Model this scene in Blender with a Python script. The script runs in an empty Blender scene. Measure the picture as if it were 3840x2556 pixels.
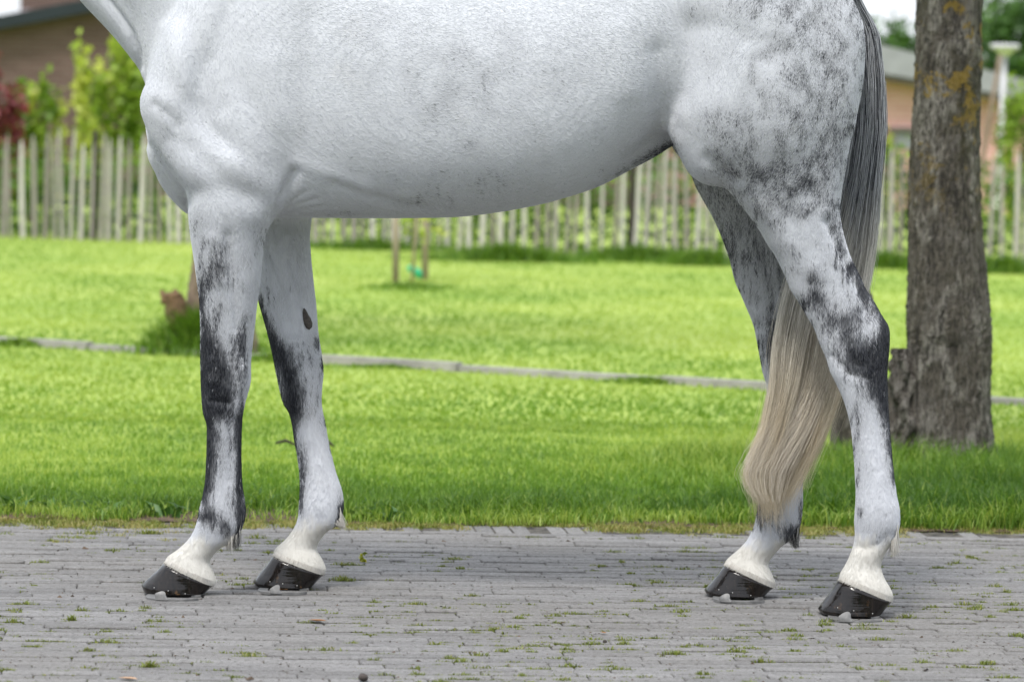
import bpy, math, random
import numpy as np
from mathutils import Matrix, Vector

rng = np.random.default_rng(7)
random.seed(7)
SC = bpy.context.scene
COL = SC.collection
R = math.radians

# ------------------------------------------------------------------ camera
CAM = np.array([0.0, -9.6, 1.2])
FPX = 14866.0                       # focal length in photograph pixels (3840 wide)
PITCH = math.atan((1278 - 399) / FPX)
ROLL = R(1.3)
fwd = np.array([0, math.cos(PITCH), -math.sin(PITCH)])
r0 = np.array([1.0, 0, 0]); u0 = np.array([0, math.sin(PITCH), math.cos(PITCH)])
rgt = math.cos(ROLL) * r0 + math.sin(ROLL) * u0
upv = -math.sin(ROLL) * r0 + math.cos(ROLL) * u0
cd = bpy.data.cameras.new('camera'); cam = bpy.data.objects.new('camera', cd); COL.objects.link(cam)
m = Matrix.Identity(4)
for i in range(3):
    m[i][0] = rgt[i]; m[i][1] = upv[i]; m[i][2] = -fwd[i]; m[i][3] = CAM[i]
cam.matrix_world = m
cd.sensor_width = 36.0; cd.lens = 36.0 * FPX / 3840
cd.clip_start = 0.1; cd.clip_end = 2000
cd.dof.use_dof = True; cd.dof.focus_distance = 9.5; cd.dof.aperture_fstop = 5.4
SC.camera = cam

# ------------------------------------------------------------------ light
SUN_EL, SUN_AZ = 58.0, 205.0        # degrees; azimuth clockwise from +Y (behind the camera, a little to its left)
w = bpy.data.worlds.new('World'); SC.world = w; w.use_nodes = True
nt = w.node_tree; nt.nodes.clear()
sky = nt.nodes.new('ShaderNodeTexSky'); sky.sky_type = 'NISHITA'; sky.sun_disc = False
sky.sun_elevation = R(SUN_EL); sky.sun_rotation = R(SUN_AZ); sky.dust_density = 2.0; sky.ozone_density = 1.0
tc = nt.nodes.new('ShaderNodeTexCoord')
mp = nt.nodes.new('ShaderNodeMapping'); mp.inputs['Scale'].default_value = (1, 1, 3.5)
no = nt.nodes.new('ShaderNodeTexNoise'); no.inputs['Scale'].default_value = 3.0; no.inputs['Detail'].default_value = 5
cr = nt.nodes.new('ShaderNodeMapRange'); cr.inputs[1].default_value = 0.3; cr.inputs[2].default_value = 0.62
cr.inputs[3].default_value = 0.6; cr.inputs[4].default_value = 0.97
mx = nt.nodes.new('ShaderNodeMixRGB'); mx.inputs[2].default_value = (7.2, 7.5, 8.0, 1)
bg = nt.nodes.new('ShaderNodeBackground'); bg.inputs['Strength'].default_value = 0.1
out = nt.nodes.new('ShaderNodeOutputWorld')
L = nt.links.new
sz = nt.nodes.new('ShaderNodeSeparateXYZ'); L(tc.outputs['Generated'], sz.inputs[0])
zr = nt.nodes.new('ShaderNodeMapRange'); zr.inputs[1].default_value = 0; zr.inputs[2].default_value = 1; zr.inputs[3].default_value = 0.85; zr.inputs[4].default_value = 1.4   # an overcast sky is brighter overhead
oc = nt.nodes.new('ShaderNodeMixRGB'); oc.blend_type = 'MULTIPLY'; oc.inputs[0].default_value = 1; oc.inputs[1].default_value = (7.2, 7.5, 8.0, 1)
L(sz.outputs[2], zr.inputs[0]); L(zr.outputs[0], oc.inputs[2]); L(oc.outputs[0], mx.inputs[2])
L(tc.outputs['Generated'], mp.inputs[0]); L(mp.outputs[0], no.inputs['Vector']); L(no.outputs[0], cr.inputs[0])
L(cr.outputs[0], mx.inputs[0]); L(sky.outputs[0], mx.inputs[1]); L(mx.outputs[0], bg.inputs[0]); L(bg.outputs[0], out.inputs[0])
sd = bpy.data.lights.new('sun', 'SUN'); sd.energy = 1.5; sd.angle = R(12); sd.color = (1.0, 0.96, 0.9)
sun = bpy.data.objects.new('sun', sd); COL.objects.link(sun)
az, el = R(SUN_AZ), R(SUN_EL)
sdir = Vector((math.sin(az) * math.cos(el), math.cos(az) * math.cos(el), math.sin(el)))
sun.rotation_euler = sdir.to_track_quat('Z', 'Y').to_euler()
sun.location = (0, -4, 8)
vs = SC.view_settings
vs.view_transform = 'Standard'; vs.look = 'None'; vs.gamma = 1; vs.use_curve_mapping = False
vs.exposure = 0.92

# ------------------------------------------------------------------ projection helpers (photograph pixels <-> metres)
def W(u, v, y):
    u = np.asarray(u, float); v = np.asarray(v, float); y = np.asarray(y, float)
    a = (u - 1920) / FPX; b = -(v - 1278) / FPX
    d = fwd[:, None] * np.ones_like(a).ravel() + rgt[:, None] * a.ravel() + upv[:, None] * b.ravel()
    t = (y - CAM[1]).ravel() / d[1]
    return (CAM[:, None] + d * t).T
def W1(u, v, y): return W([u], [v], [y])[0]
def G(u, v, z=0.0):
    a = (u - 1920) / FPX; b = -(v - 1278) / FPX
    d = fwd + rgt * a + upv * b
    return CAM + d * ((z - CAM[2]) / d[2])
def proj(P):
    q = P - CAM
    dz = q @ fwd
    return 1920 + FPX * (q @ rgt) / dz, 1278 - FPX * (q @ upv) / dz

# ------------------------------------------------------------------ object helpers
def tag(o, label=None, cat=None, group=None, kind=None):
    if label: o['label'] = label
    if cat: o['category'] = cat
    if group: o['group'] = group
    if kind: o['kind'] = kind
    return o
def empty(name, loc=(0, 0, 0)):
    o = bpy.data.objects.new(name, None); o.location = loc; o.empty_display_size = 0.1; COL.objects.link(o); return o
def link(name, me, mat=None, parent=None):
    o = bpy.data.objects.new(name, me); COL.objects.link(o)
    if mat is not None and not me.materials: me.materials.append(mat)
    if parent is not None:
        o.parent = parent
        o.matrix_parent_inverse = Matrix.Translation(parent.location).inverted() if parent.parent is None else (Matrix.Translation(parent.parent.location).inverted())
    return o
def mesh(name, V, F, smooth=False):
    me = bpy.data.meshes.new(name)
    V = np.asarray(V, dtype=np.float32).reshape(-1, 3)
    if isinstance(F, np.ndarray):
        n, k = F.shape
        me.vertices.add(len(V)); me.vertices.foreach_set('co', V.ravel())
        me.loops.add(n * k); me.loops.foreach_set('vertex_index', F.astype(np.int32).ravel())
        me.polygons.add(n); me.polygons.foreach_set('loop_start', np.arange(0, n * k, k, dtype=np.int32))
        me.update(calc_edges=True)
    else:
        me.from_pydata(V.tolist(), [], F); me.update()
    if smooth: me.polygons.foreach_set('use_smooth', np.ones(len(me.polygons), dtype=bool))
    return me
class MB:
    """collects shapes, builds one mesh"""
    def __init__(s): s.V = []; s.F = []; s.n = 0
    def add(s, V, F):
        s.V.extend([tuple(map(float, p)) for p in V]); s.F.extend([tuple(i + s.n for i in f) for f in F]); s.n = len(s.V); return s
    def box(s, lo, hi, M=None):
        x0, y0, z0 = lo; x1, y1, z1 = hi
        V = [(x0, y0, z0), (x1, y0, z0), (x1, y1, z0), (x0, y1, z0), (x0, y0, z1), (x1, y0, z1), (x1, y1, z1), (x0, y1, z1)]
        if M is not None: V = [tuple(M @ Vector(p)) for p in V]
        return s.add(V, [(0, 3, 2, 1), (4, 5, 6, 7), (0, 1, 5, 4), (1, 2, 6, 5), (2, 3, 7, 6), (3, 0, 4, 7)])
    def prism(s, poly, y0, y1):
        """poly of (x, z), extruded along y"""
        n = len(poly)
        V = [(x, y0, z) for x, z in poly] + [(x, y1, z) for x, z in poly]
        F = [tuple(range(n)), tuple(range(2 * n - 1, n - 1, -1))] + [(i + n, (i + 1) % n + n, (i + 1) % n, i) for i in range(n)]
        return s.add(V, F)
    def tube(s, pts, rad, k=10, cap=True):
        V, F = tube(pts, rad, k, cap); return s.add(V, F)
    def build(s, name, mat, parent=None, smooth=False):
        return link(name, mesh(name, s.V, s.F, smooth), mat, parent)
def tube(pts, rad, k=10, cap=True):
    pts = np.asarray(pts, float); n = len(pts); rad = np.broadcast_to(np.asarray(rad, float), (n,))
    V = []; T = np.gradient(pts, axis=0); ref = np.array([0, 1.0, 0.02])
    for i in range(n):
        t = T[i] / (np.linalg.norm(T[i]) + 1e-9)
        a = np.cross(t, ref); a /= np.linalg.norm(a) + 1e-9; b = np.cross(t, a)
        for j in range(k):
            th = 2 * math.pi * j / k
            V.append(pts[i] + rad[i] * (math.cos(th) * a + math.sin(th) * b))
    F = [(i * k + j, i * k + (j + 1) % k, (i + 1) * k + (j + 1) % k, (i + 1) * k + j) for i in range(n - 1) for j in range(k)]
    if cap: F += [tuple(range(k - 1, -1, -1)), tuple((n - 1) * k + j for j in range(k))]
    return V, F

# ------------------------------------------------------------------ material helpers
class N:
    def __init__(s, name):
        s.m = bpy.data.materials.new(name); s.m.use_nodes = True; s.t = s.m.node_tree
        s.b = s.t.nodes['Principled BSDF']; s.out = s.t.nodes['Material Output']
    def n(s, typ, **kw):
        x = s.t.nodes.new('ShaderNode' + typ)
        for k, v in kw.items(): setattr(x, k, v)
        return x
    def l(s, a, b): s.t.links.new(a, b)
    def coord(s, scale=(1, 1, 1), kind='Object', rot=(0, 0, 0)):
        c = s.n('TexCoord'); m_ = s.n('Mapping'); m_.inputs['Scale'].default_value = scale; m_.inputs['Rotation'].default_value = rot
        s.l(c.outputs[kind], m_.inputs[0]); return m_.outputs[0]
    def pos(s, scale=(1, 1, 1), rot=(0, 0, 0)):
        c = s.n('NewGeometry'); m_ = s.n('Mapping'); m_.inputs['Scale'].default_value = scale; m_.inputs['Rotation'].default_value = rot
        s.l(c.outputs['Position'], m_.inputs[0]); return m_.outputs[0]
    def noise(s, vec, scale=5, detail=4, rough=0.55, dist=0.0):
        x = s.n('TexNoise'); x.inputs['Scale'].default_value = scale; x.inputs['Detail'].default_value = detail
        x.inputs['Roughness'].default_value = rough; x.inputs['Distortion'].default_value = dist
        if vec is not None: s.l(vec, x.inputs['Vector'])
        return x.outputs[0]
    def rng(s, a, lo, hi, o0=0.0, o1=1.0, smooth=False):
        x = s.n('MapRange'); x.inputs[1].default_value = lo; x.inputs[2].default_value = hi; x.inputs[3].default_value = o0; x.inputs[4].default_value = o1
        if smooth: x.interpolation_type = 'SMOOTHSTEP'
        s.l(a, x.inputs[0]); return x.outputs[0]
    def math(s, op, a, b=None, clamp=False):
        x = s.n('Math', operation=op); x.use_clamp = clamp
        for i, q in enumerate((a, b)):
            if q is None: continue
            if isinstance(q, (int, float)): x.inputs[i].default_value = q
            else: s.l(q, x.inputs[i])
        return x.outputs[0]
    def mix(s, f, a, b, mode='MIX'):
        x = s.n('MixRGB', blend_type=mode)
        for i, q in enumerate((f, a, b)):
            if isinstance(q, (int, float)): x.inputs[i].default_value = q
            elif isinstance(q, tuple): x.inputs[i].default_value = (*q, 1) if len(q) == 3 else q
            else: s.l(q, x.inputs[i])
        return x.outputs[0]
    def attr(s, name):
        x = s.n('Attribute'); x.attribute_name = name; return x.outputs['Fac']
    def bump(s, h, strength=0.3, dist=0.01):
        x = s.n('Bump'); x.inputs['Strength'].default_value = strength; x.inputs['Distance'].default_value = dist
        s.l(h, x.inputs['Height']); s.l(x.outputs[0], s.b.inputs['Normal'])
    def set(s, col=None, rough=None, **kw):
        for k, q in (('Base Color', col), ('Roughness', rough)):
            if q is None: continue
            if isinstance(q, (int, float)): s.b.inputs[k].default_value = q
            elif isinstance(q, tuple): s.b.inputs[k].default_value = (*q, 1)
            else: s.l(q, s.b.inputs[k])
        for k, q in kw.items(): s.b.inputs[k.replace('_', ' ')].default_value = q
        return s.m

def leaf_mat(name, c0, c1, c2, trans=0.35):
    k = N(name)
    a = k.attr('tint')
    col = k.mix(k.rng(a, 0, 0.6), c0, c1); col = k.mix(k.rng(a, 0.6, 1.0), col, c2)
    k.set(col, 0.5)
    tr = k.n('BsdfTranslucent'); k.l(k.mix(1.0, col, (1.0, 1.0, 0.55), 'MULTIPLY'), tr.inputs[0])
    ms = k.n('MixShader'); ms.inputs[0].default_value = trans
    k.l(k.b.outputs[0], ms.inputs[1]); k.l(tr.outputs[0], ms.inputs[2]); k.l(ms.outputs[0], k.out.inputs[0])
    return k.m

def plain(name, col, rough=0.6, var=0.15, scale=8, bump=0.2, stretch=(1, 1, 1), metal=0.0):
    k = N(name); v = k.pos(stretch); n = k.noise(v, scale, 5)
    d = tuple(c * (1 - var) for c in col); e = tuple(min(1, c * (1 + var)) for c in col)
    k.set(k.mix(k.rng(n, 0.3, 0.7), d, e), rough, Metallic=metal)
    k.bump(n, bump, 0.01); return k.m

# ------------------------------------------------------------------ ground, lawn, pavement
KA = math.atan(0.092)                       # the paving runs at a small angle to the view
def kerb_y(x): return 1.755 + 0.092 * x + 0.02 * np.sin(x * 2.3) + 0.012 * np.sin(x * 7.1 + 1)

k = N('lawn_soil'); p = k.pos()
n1 = k.noise(p, 0.55, 4); n2 = k.noise(p, 3.0, 5); n3 = k.noise(p, 40, 3)
g = k.mix(k.rng(n1, 0.35, 0.68), (0.23, 0.35, 0.035), (0.36, 0.45, 0.08))
g = k.mix(k.rng(n2, 0.5, 0.75, 0, 0.5), g, (0.12, 0.235, 0.022))
g = k.mix(k.rng(n3, 0.4, 0.7, 0, 0.35), g, (0.33, 0.36, 0.12))
k.set(g, 0.9); k.bump(n3, 0.5, 0.02); M_LAWN = k.m

k = N('soil'); p = k.pos(); n1 = k.noise(p, 14, 6); n2 = k.noise(p, 90, 3)
k.set(k.mix(k.rng(n1, 0.35, 0.65), (0.05, 0.032, 0.022), (0.13, 0.088, 0.06)), 0.95); k.bump(n2, 0.8, 0.02); M_SOIL = k.m

k = N('joint_sand'); p = k.pos(); n1 = k.noise(p, 25, 6); n2 = k.noise(p, 200, 3)
k.set(k.mix(k.rng(n1, 0.4, 0.65), (0.03, 0.027, 0.023), (0.13, 0.118, 0.10)), 0.95); k.bump(n2, 0.6, 0.01); M_SAND = k.m

# lawn sheet out to the horizon, its near edge along the paving
xs = np.linspace(-8, 8, 161)
V = []; F = []
ys_off = [0.0, 0.10, 0.6, 2, 6, 14, 30, 60]
for j, o in enumerate(ys_off):
    for x in xs: V.append((x, kerb_y(x) + o, -0.012 if j == 0 else 0.006))
nx = len(xs)
for j in range(len(ys_off) - 1):
    for i in range(nx - 1): F.append((j * nx + i, j * nx + i + 1, (j + 1) * nx + i + 1, (j + 1) * nx + i))
lawn = link('lawn', mesh('lawn', V, F), M_LAWN); tag(lawn, kind='structure')
g_ = MB(); g_.add([(-400, -60, -0.09), (400, -60, -0.09), (400, 900, -0.09), (-400, 900, -0.09)], [(0, 1, 2, 3)])
tag(g_.build('ground', M_LAWN), kind='structure')
xv = np.linspace(-3.2, 3.2, 641); nv_ = len(xv); V = []
rag = 0.03 * np.sin(xv * 9) + 0.02 * np.sin(xv * 23 + 2) + 0.018 * np.sin(xv * 51 + 1) + rng.normal(0, .008, nv_)
for j, o in enumerate([-0.012, 0.08, 0.42]):
    for i, x in enumerate(xv): V.append((x, kerb_y(x) + o + (rag[i] * .7 if j == 0 else 0), [0.0012, 0.009, 0.012][j]))
F = [(j * nv_ + i, j * nv_ + i + 1, (j + 1) * nv_ + i + 1, (j + 1) * nv_ + i) for j in range(2) for i in range(nv_ - 1)]
tag(link('soil_verge', mesh('soil_verge', V, F), M_SOIL), kind='structure')

PW, PD = 0.205, 0.052                       # paver module along the row and across it
ca, sa = math.cos(KA), math.sin(KA)
PO = np.array([0.0, 1.745])
def pav2w(a, b):                            # paving frame (a along the rows, b towards the camera is negative) -> world
    return PO[0] + a * ca - b * sa, PO[1] + a * sa + b * ca

k = N('paver'); geo = k.n('NewGeometry'); obi = k.n('ObjectInfo')
rndp = k.math('FRACT', k.math('ADD', geo.outputs['Random Per Island'], obi.outputs['Random']))
p = k.pos(); nA = k.noise(p, 1.3, 4); nB = k.noise(p, 30, 6, 0.7); nC = k.noise(p, 420, 2); nE = k.noise(p, 7, 5)
c = k.mix(rndp, (0.195, 0.190, 0.187), (0.31, 0.303, 0.299))
c = k.mix(k.rng(nA, 0.40, 0.62, 0, 0.6), c, (0.235, 0.222, 0.205))
c = k.mix(k.rng(nB, 0.55, 0.75, 0, 0.5), c, (0.20, 0.19, 0.18))
c = k.mix(k.rng(nE, 0.62, 0.72, 0, 0.45), c, (0.36, 0.35, 0.34))
nD = k.noise(k.pos((0.55, 1, 1)), 130, 4, 0.75)
c = k.mix(k.rng(nC, 0.58, 0.75, 0, 0.8), c, (0.05, 0.046, 0.042))
c = k.mix(k.rng(nD, 0.55, 0.72, 0, 0.65), c, (0.09, 0.083, 0.075))
c = k.mix(k.rng(nC, 0.42, 0.28, 0, 0.6), c, (0.42, 0.41, 0.40))
c = k.mix(k.rng(nD, 0.42, 0.30, 0, 0.4), c, (0.36, 0.355, 0.35))
nG = k.noise(k.pos((1, .5, 1)), 75, 5, .8)
c = k.mix(k.rng(nG, .53, .66, 0, .7), c, (.10, .094, .088))
c = k.mix(k.rng(nG, .44, .33, 0, .4), c, (.46, .455, .45))
k.set(c, 0.85); k.bump(k.math('ADD', k.math('MULTIPLY', nG, 1.5), k.math('ADD', nC, nB)), 0.8, 0.008); M_PAVER = k.m

pave = MB(); a0, a1, b0, b1 = -7, 7, -9.5, 0.01
cs = [pav2w(a, b) for a, b in ((a0, b0), (a1, b0), (a1, b1), (a0, b1))]
pave.add([(x, y, -0.0035) for x, y in cs], [(0, 1, 2, 3)])
pavement = pave.build('pavement', M_SAND); tag(pavement, kind='structure')

def paver_mesh(w_, d_):
    h, b, q = 0.05, 0.0025, 0.003
    V = []
    for z, ins in ((-h, 0), (-b, 0), (0, q)):
        X = w_ / 2 - ins; Y = d_ / 2 - ins
        V += [(-X, -Y, z), (X, -Y, z), (X, Y, z), (-X, Y, z)]
    F = [(8, 9, 10, 11)]
    for l_ in (0, 4):
        for i in range(4): F.append((l_ + i, l_ + (i + 1) % 4, l_ + 4 + (i + 1) % 4, l_ + 4 + i))
    return V, F
PV, PF = paver_mesh(0.2022, 0.0502); PV = np.array(PV)
me_p = mesh('paver', PV, PF); me_p.materials.append(M_PAVER)
SV, SF = paver_mesh(0.0490, 0.2005); SV = np.array(SV)
me_s = mesh('paver_edge', SV, SF); me_s.materials.append(M_PAVER)
slots = []
nrow = int(9.2 / PD)
for r in range(nrow):
    b = -0.205 - (r + 0.5) * PD
    rowid = math.floor(b / PD)
    off = rng.uniform(0, 1)
    for cidx in range(-30, 31):
        a = (cidx + 0.5 - off) * PW
        slots.append((a, -0.205 - (r + 0.5) * PD, 0))
# align rows to the shader's cells
slots = [(a, (math.floor(b / PD) + 0.5) * PD, t) for a, b, t in slots]
for i in range(-110, 111): slots.append(((i + 0.5) * PD, -0.105 + 0.0, 1))
items = []
for a, b, t in slots:
    x, y = pav2w(a, b)
    dz = max(-.0018, rng.normal(0.0004, 0.0016)); rx, ry = rng.normal(0, 0.006, 2) * (1.2, .8); rz = KA + rng.normal(0, 0.006)
    if t == 1: dz -= 0.004
    u, v = proj(np.array([[x, y, 0.0]])); u, v = u[0], v[0]
    inside = -60 < u < 3900 and v < 2590
    size = 1 / (np.hypot(x, y + 9.6)) if inside else -1
    items.append((size, x, y, dz, rx, ry, rz, t))
items.sort(key=lambda q: -q[0])
restV = []; restF = []; rn = 0
for i, (s, x, y, dz, rx, ry, rz, t) in enumerate(items):
    if y < -7.5 or abs(x) > 6: continue
    if i < 300 and s > 0:
        o = bpy.data.objects.new('paver', me_p if t == 0 else me_s); COL.objects.link(o)
        o.parent = pavement; o.location = (x, y, dz); o.rotation_euler = (rx, ry, rz)
    else:
        v = PV if t == 0 else SV; f = PF if t == 0 else SF
        c_, s_ = math.cos(rz), math.sin(rz)
        q = np.empty_like(v); q[:, 0] = v[:, 0] * c_ - v[:, 1] * s_ + x; q[:, 1] = v[:, 0] * s_ + v[:, 1] * c_ + y
        q[:, 2] = v[:, 2] + dz + v[:, 1] * rx - v[:, 0] * ry
        restV.append(q); restF.append(np.array([list(g) for g in f]) + rn); rn += len(v)
rest = link('paver_field', mesh('paver_field', np.concatenate(restV), np.concatenate(restF)), M_PAVER, pavement)
rest['kind'] = 'stuff'

# ------------------------------------------------------------------ grass
def blades(n, X, Y, Z, H, Wd, lean, tint):
    """ribbon blades, 5 vertices each"""
    th = rng.uniform(0, 2 * math.pi, n); ld = rng.uniform(0, 2 * math.pi, n)
    dx, dy = np.cos(th) * Wd / 2, np.sin(th) * Wd / 2
    lx, ly = np.cos(ld) * lean * H, np.sin(ld) * lean * H
    V = np.empty((n, 5, 3))
    V[:, 0] = np.stack([X - dx, Y - dy, Z], 1); V[:, 1] = np.stack([X + dx, Y + dy, Z], 1)
    V[:, 2] = np.stack([X - dx * .8 + lx * .35, Y - dy * .8 + ly * .35, Z + H * .6], 1)
    V[:, 3] = np.stack([X + dx * .8 + lx * .35, Y + dy * .8 + ly * .35, Z + H * .6], 1)
    V[:, 4] = np.stack([X + lx, Y + ly, Z + H * np.sqrt(np.maximum(0.1, 1 - (lean * .8) ** 2))], 1)
    b = np.arange(n)[:, None] * 5
    F = np.concatenate([b + np.array([[0, 1, 3]]), b + np.array([[0, 3, 2]]), b + np.array([[2, 3, 4]])])
    return V.reshape(-1, 3), F, np.repeat(tint, 5)
def stuff_mesh(name, V, F, T, mat, parent=None):
    me = mesh(name, V, F); a = me.attributes.new('tint', 'FLOAT', 'POINT'); a.data.foreach_set('value', T.astype(np.float32))
    return link(name, me, mat, parent)
def vnoise(x, y, s, seed=0):
    r = np.random.default_rng(seed).uniform(0, 1, (64, 64))
    X = x * s + 1000.0; Y = y * s + 1000.0
    i = np.floor(X).astype(int); j = np.floor(Y).astype(int); fx = X - i; fy = Y - j
    fx = fx * fx * (3 - 2 * fx); fy = fy * fy * (3 - 2 * fy)
    g = lambda a, b: r[a % 64, b % 64]
    return (g(i, j) * (1 - fx) + g(i + 1, j) * fx) * (1 - fy) + (g(i, j + 1) * (1 - fx) + g(i + 1, j + 1) * fx) * fy

M_GRASS = leaf_mat('grass_blade', (0.05, 0.13, 0.010), (0.165, 0.30, 0.030), (0.43, 0.53, 0.12), 0.42)
TX, TY = G(3545, 1765)[:2]                  # foot of the big tree
LX, LY = G(850, 1330)[:2]                   # foot of the tree behind the foreleg
n = 275000
yy = -0.07 + 3.75 * rng.uniform(0, 1, n) ** 1.75
X = rng.uniform(-1, 1, n) * (2.55 + 0.15 * np.maximum(yy, 0)); Y = kerb_y(X) + yy
ed = vnoise(X, Y, 3.0, 5) * .6 + vnoise(X, Y, 9.0, 6) * .4
edge = 0.15 * ed - 0.075 + 0.03 * (X > 0.2)              # ragged front edge
keep = (yy > edge - 0.05 * rng.uniform(0, 1, n) ** 2)
bare = (vnoise(X, Y, 1.6, 9) + .25 * vnoise(X, Y, 7, 10) > 0.80) & (yy < 0.24) & (rng.uniform(0, 1, n) < .8)
keep &= ~bare
X, Y, yy, edge = X[keep], Y[keep], yy[keep], edge[keep]; n = len(X)
back = np.clip((yy - edge) / 0.16, 0, 1)
tall = np.exp(-np.maximum(yy, 0) / 0.75) * (0.22 + 0.78 * back)
tree = np.exp(-(((X - TX) / 0.75) ** 2 + ((Y - TY + 0.25) / 0.6) ** 2))
tree2 = np.exp(-(((X - (TX - 0.80)) / 0.30) ** 2 + ((Y - TY + 0.1) / 0.5) ** 2))
tree = np.maximum(tree, .8 * np.exp(-(((X - TX - .15) / 0.75) ** 2 + ((yy - 0.9) / 1.2) ** 2)))
hv = 0.3 + 0.9 * vnoise(X, Y, 4, 3) + .5 * vnoise(X, Y, 13, 8)
H = (0.022 + 0.045 * tall * hv + 0.085 * tree * (.5 + .5 * hv) + 0.05 * tree2) * rng.uniform(0.4, 1.4, n)
T = np.clip(0.78 - 0.74 * tall * (.4 + .6 * back) + 0.5 * (vnoise(X, Y, 1.1, 4) - 0.5) + .45 * (vnoise(X, Y, 8, 14) - .5) + rng.normal(0, 0.17, n) - 0.42 * tree - .05 * (1 - back), 0, 1)
T = np.where((rng.uniform(0, 1, n) < .22 * (1 - back) + .03), np.clip(rng.normal(.95, .08, n), 0, 1), T)
V, F, T = blades(n, X, Y, np.full(n, 0.0), H, rng.uniform(0.002, 0.0048, n), rng.uniform(0.1, 0.95, n), T)
o = stuff_mesh('grass', V, F, T, M_GRASS); tag(o, 'dense green grass growing along the edge of the paving', 'grass', kind='stuff')
# broad-leaved weeds among the grass at the edge
n = 2600
X = rng.uniform(-1.9, 1.9, n); yy = rng.uniform(0.02, 0.42, n); Y = kerb_y(X) + yy
kp = vnoise(X, Y, 5, 17) > .62; X, Y = X[kp], Y[kp]; n = len(X)
V, F, T = blades(n, X, Y, np.full(n, 0.004), rng.uniform(.02, .06, n), rng.uniform(.009, .02, n), rng.uniform(.5, 1.1, n), np.clip(rng.normal(.3, .2, n), 0, 1))
M_WEED = leaf_mat('weed_blade', (0.04, 0.11, 0.02), (0.10, 0.21, 0.05), (0.25, 0.33, 0.12), 0.3)
o = stuff_mesh('broadleaf_weeds', V, F, T, M_WEED); tag(o, 'broad-leaved weeds among the grass along the paving edge', 'weeds', kind='stuff')
# mown lawn farther back: broader, sparser blades
n = 165000
yy = 3.2 + 19.5 * rng.uniform(0, 1, n) ** 1.25
Y = 1.75 + yy; X = rng.uniform(-1, 1, n) * (2.7 + 0.24 * yy)
H = 0.020 * rng.uniform(0.5, 1.3, n)
T = np.clip(0.78 + 0.42 * (vnoise(X, Y, 0.8, 12) - 0.5) + 0.2 * (vnoise(X, Y, 2.6, 13) - 0.5) + rng.normal(0, 0.06, n), 0, 1)
V, F, T = blades(n, X, Y, np.full(n, 0.004), H, rng.uniform(0.006, 0.014, n), rng.uniform(0.3, 0.9, n), T)
o = stuff_mesh('lawn_grass', V, F, T, M_GRASS); tag(o, 'short mown yellow-green lawn between paving and fence', 'grass', kind='stuff')

def tuft(name, label, x, y, rx, ry, n, h, wd=0.008, t0=0.25, dens=1.5):
    r = np.abs(rng.normal(0, 0.45, n)); a = rng.uniform(0, 2 * math.pi, n)
    X = x + rx * r * np.cos(a); Y = y + ry * r * np.sin(a)
    H = h * np.exp(-r * r * dens) * rng.uniform(0.5, 1.2, n)
    V, F, T = blades(n, X, Y, np.zeros(n), H, rng.uniform(0.6, 1.3, n) * wd, rng.uniform(0.1, 0.8, n), np.clip(rng.normal(t0, 0.15, n), 0, 1))
    o = stuff_mesh(name, V, F, T, M_GRASS); tag(o, label, 'grass tuft'); return o
tuft('grass_tuft', 'tall dark green grass tuft at the foot of the tree behind the foreleg', LX - 0.12, LY - 0.12, 0.30, 0.22, 4200, 0.23, 0.009, 0.42, 1.0)
for (u, v, rx, n, h, lab) in ((930, 880, 1.1, 2600, 0.16, 'long grass along the fence foot left of the foreleg'),
                              (1400, 940, 1.1, 2200, 0.14, 'grass fringe at the fence foot behind the two stakes'),
                              (1900, 985, 0.9, 3000, 0.20, 'dark green grass clump at the fence foot below the belly'),
                              (2400, 985, 0.9, 3000, 0.19, 'dark grass clump beside the dark fence post near the hind legs'),
                              (2640, 1000, 0.5, 1500, 0.2, 'leafy grass clump at the fence foot before the far hind leg'),
                              (3330, 1010, 0.5, 1500, 0.2, 'dark grass at the fence foot between tail and tree'),
                              (3760, 1030, 0.8, 2000, 0.2, 'dark grass at the fence foot right of the tree'),
                              (200, 870, 1.2, 1500, 0.1, 'thin grass at the fence foot near the left edge')):
    x, y = G(u, v)[:2]; tuft('grass_tuft', lab, x, y, rx, 0.22, int(n * .55), h * .8, 0.012, 0.36, 0.9)
x, y = G(1540, 1085)[:2]; tuft('grass_tuft', 'greener grass tuft around the foot of the two stakes', x, y, 0.35, 0.5, 1500, 0.05, 0.012, 0.5, 0.6)

# moss and weeds in the paving joints
M_MOSS = leaf_mat('moss', (0.07, 0.10, 0.015), (0.20, 0.25, 0.035), (0.36, 0.31, 0.11), 0.25)
Vs = []; Fs = []; Ts = []; off = 0
def clump(x, y, length, width, n, h, t0):
    global off
    a = rng.normal(0, 0.38, n) * length; b = rng.normal(0, 0.4, n) * width
    X = x + a * ca - b * sa; Y = y + a * sa + b * ca
    hh = h * np.exp(-(a / length) ** 2 * 2) * rng.uniform(0.4, 1.2, n)
    V, F, T = blades(n, X, Y, np.full(n, -0.004), hh, rng.uniform(0.0015, 0.0032, n), rng.uniform(0.2, 1.0, n), np.clip(rng.normal(t0, 0.2, n), 0, 1))
    Vs.append(V); Fs.append(F + off); Ts.append(T); off += len(V)
cand = np.array([G(a_, b_)[:2] for a_, b_ in zip(rng.uniform(-100, 3940, 6500), rng.uniform(2010, 2600, 6500))])
cand = cand[vnoise(cand[:, 0], cand[:, 1], 1.7, 33) * .5 + vnoise(cand[:, 0], cand[:, 1], 5.0, 34) * .5 > rng.uniform(.25, .8, len(cand))]
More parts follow.
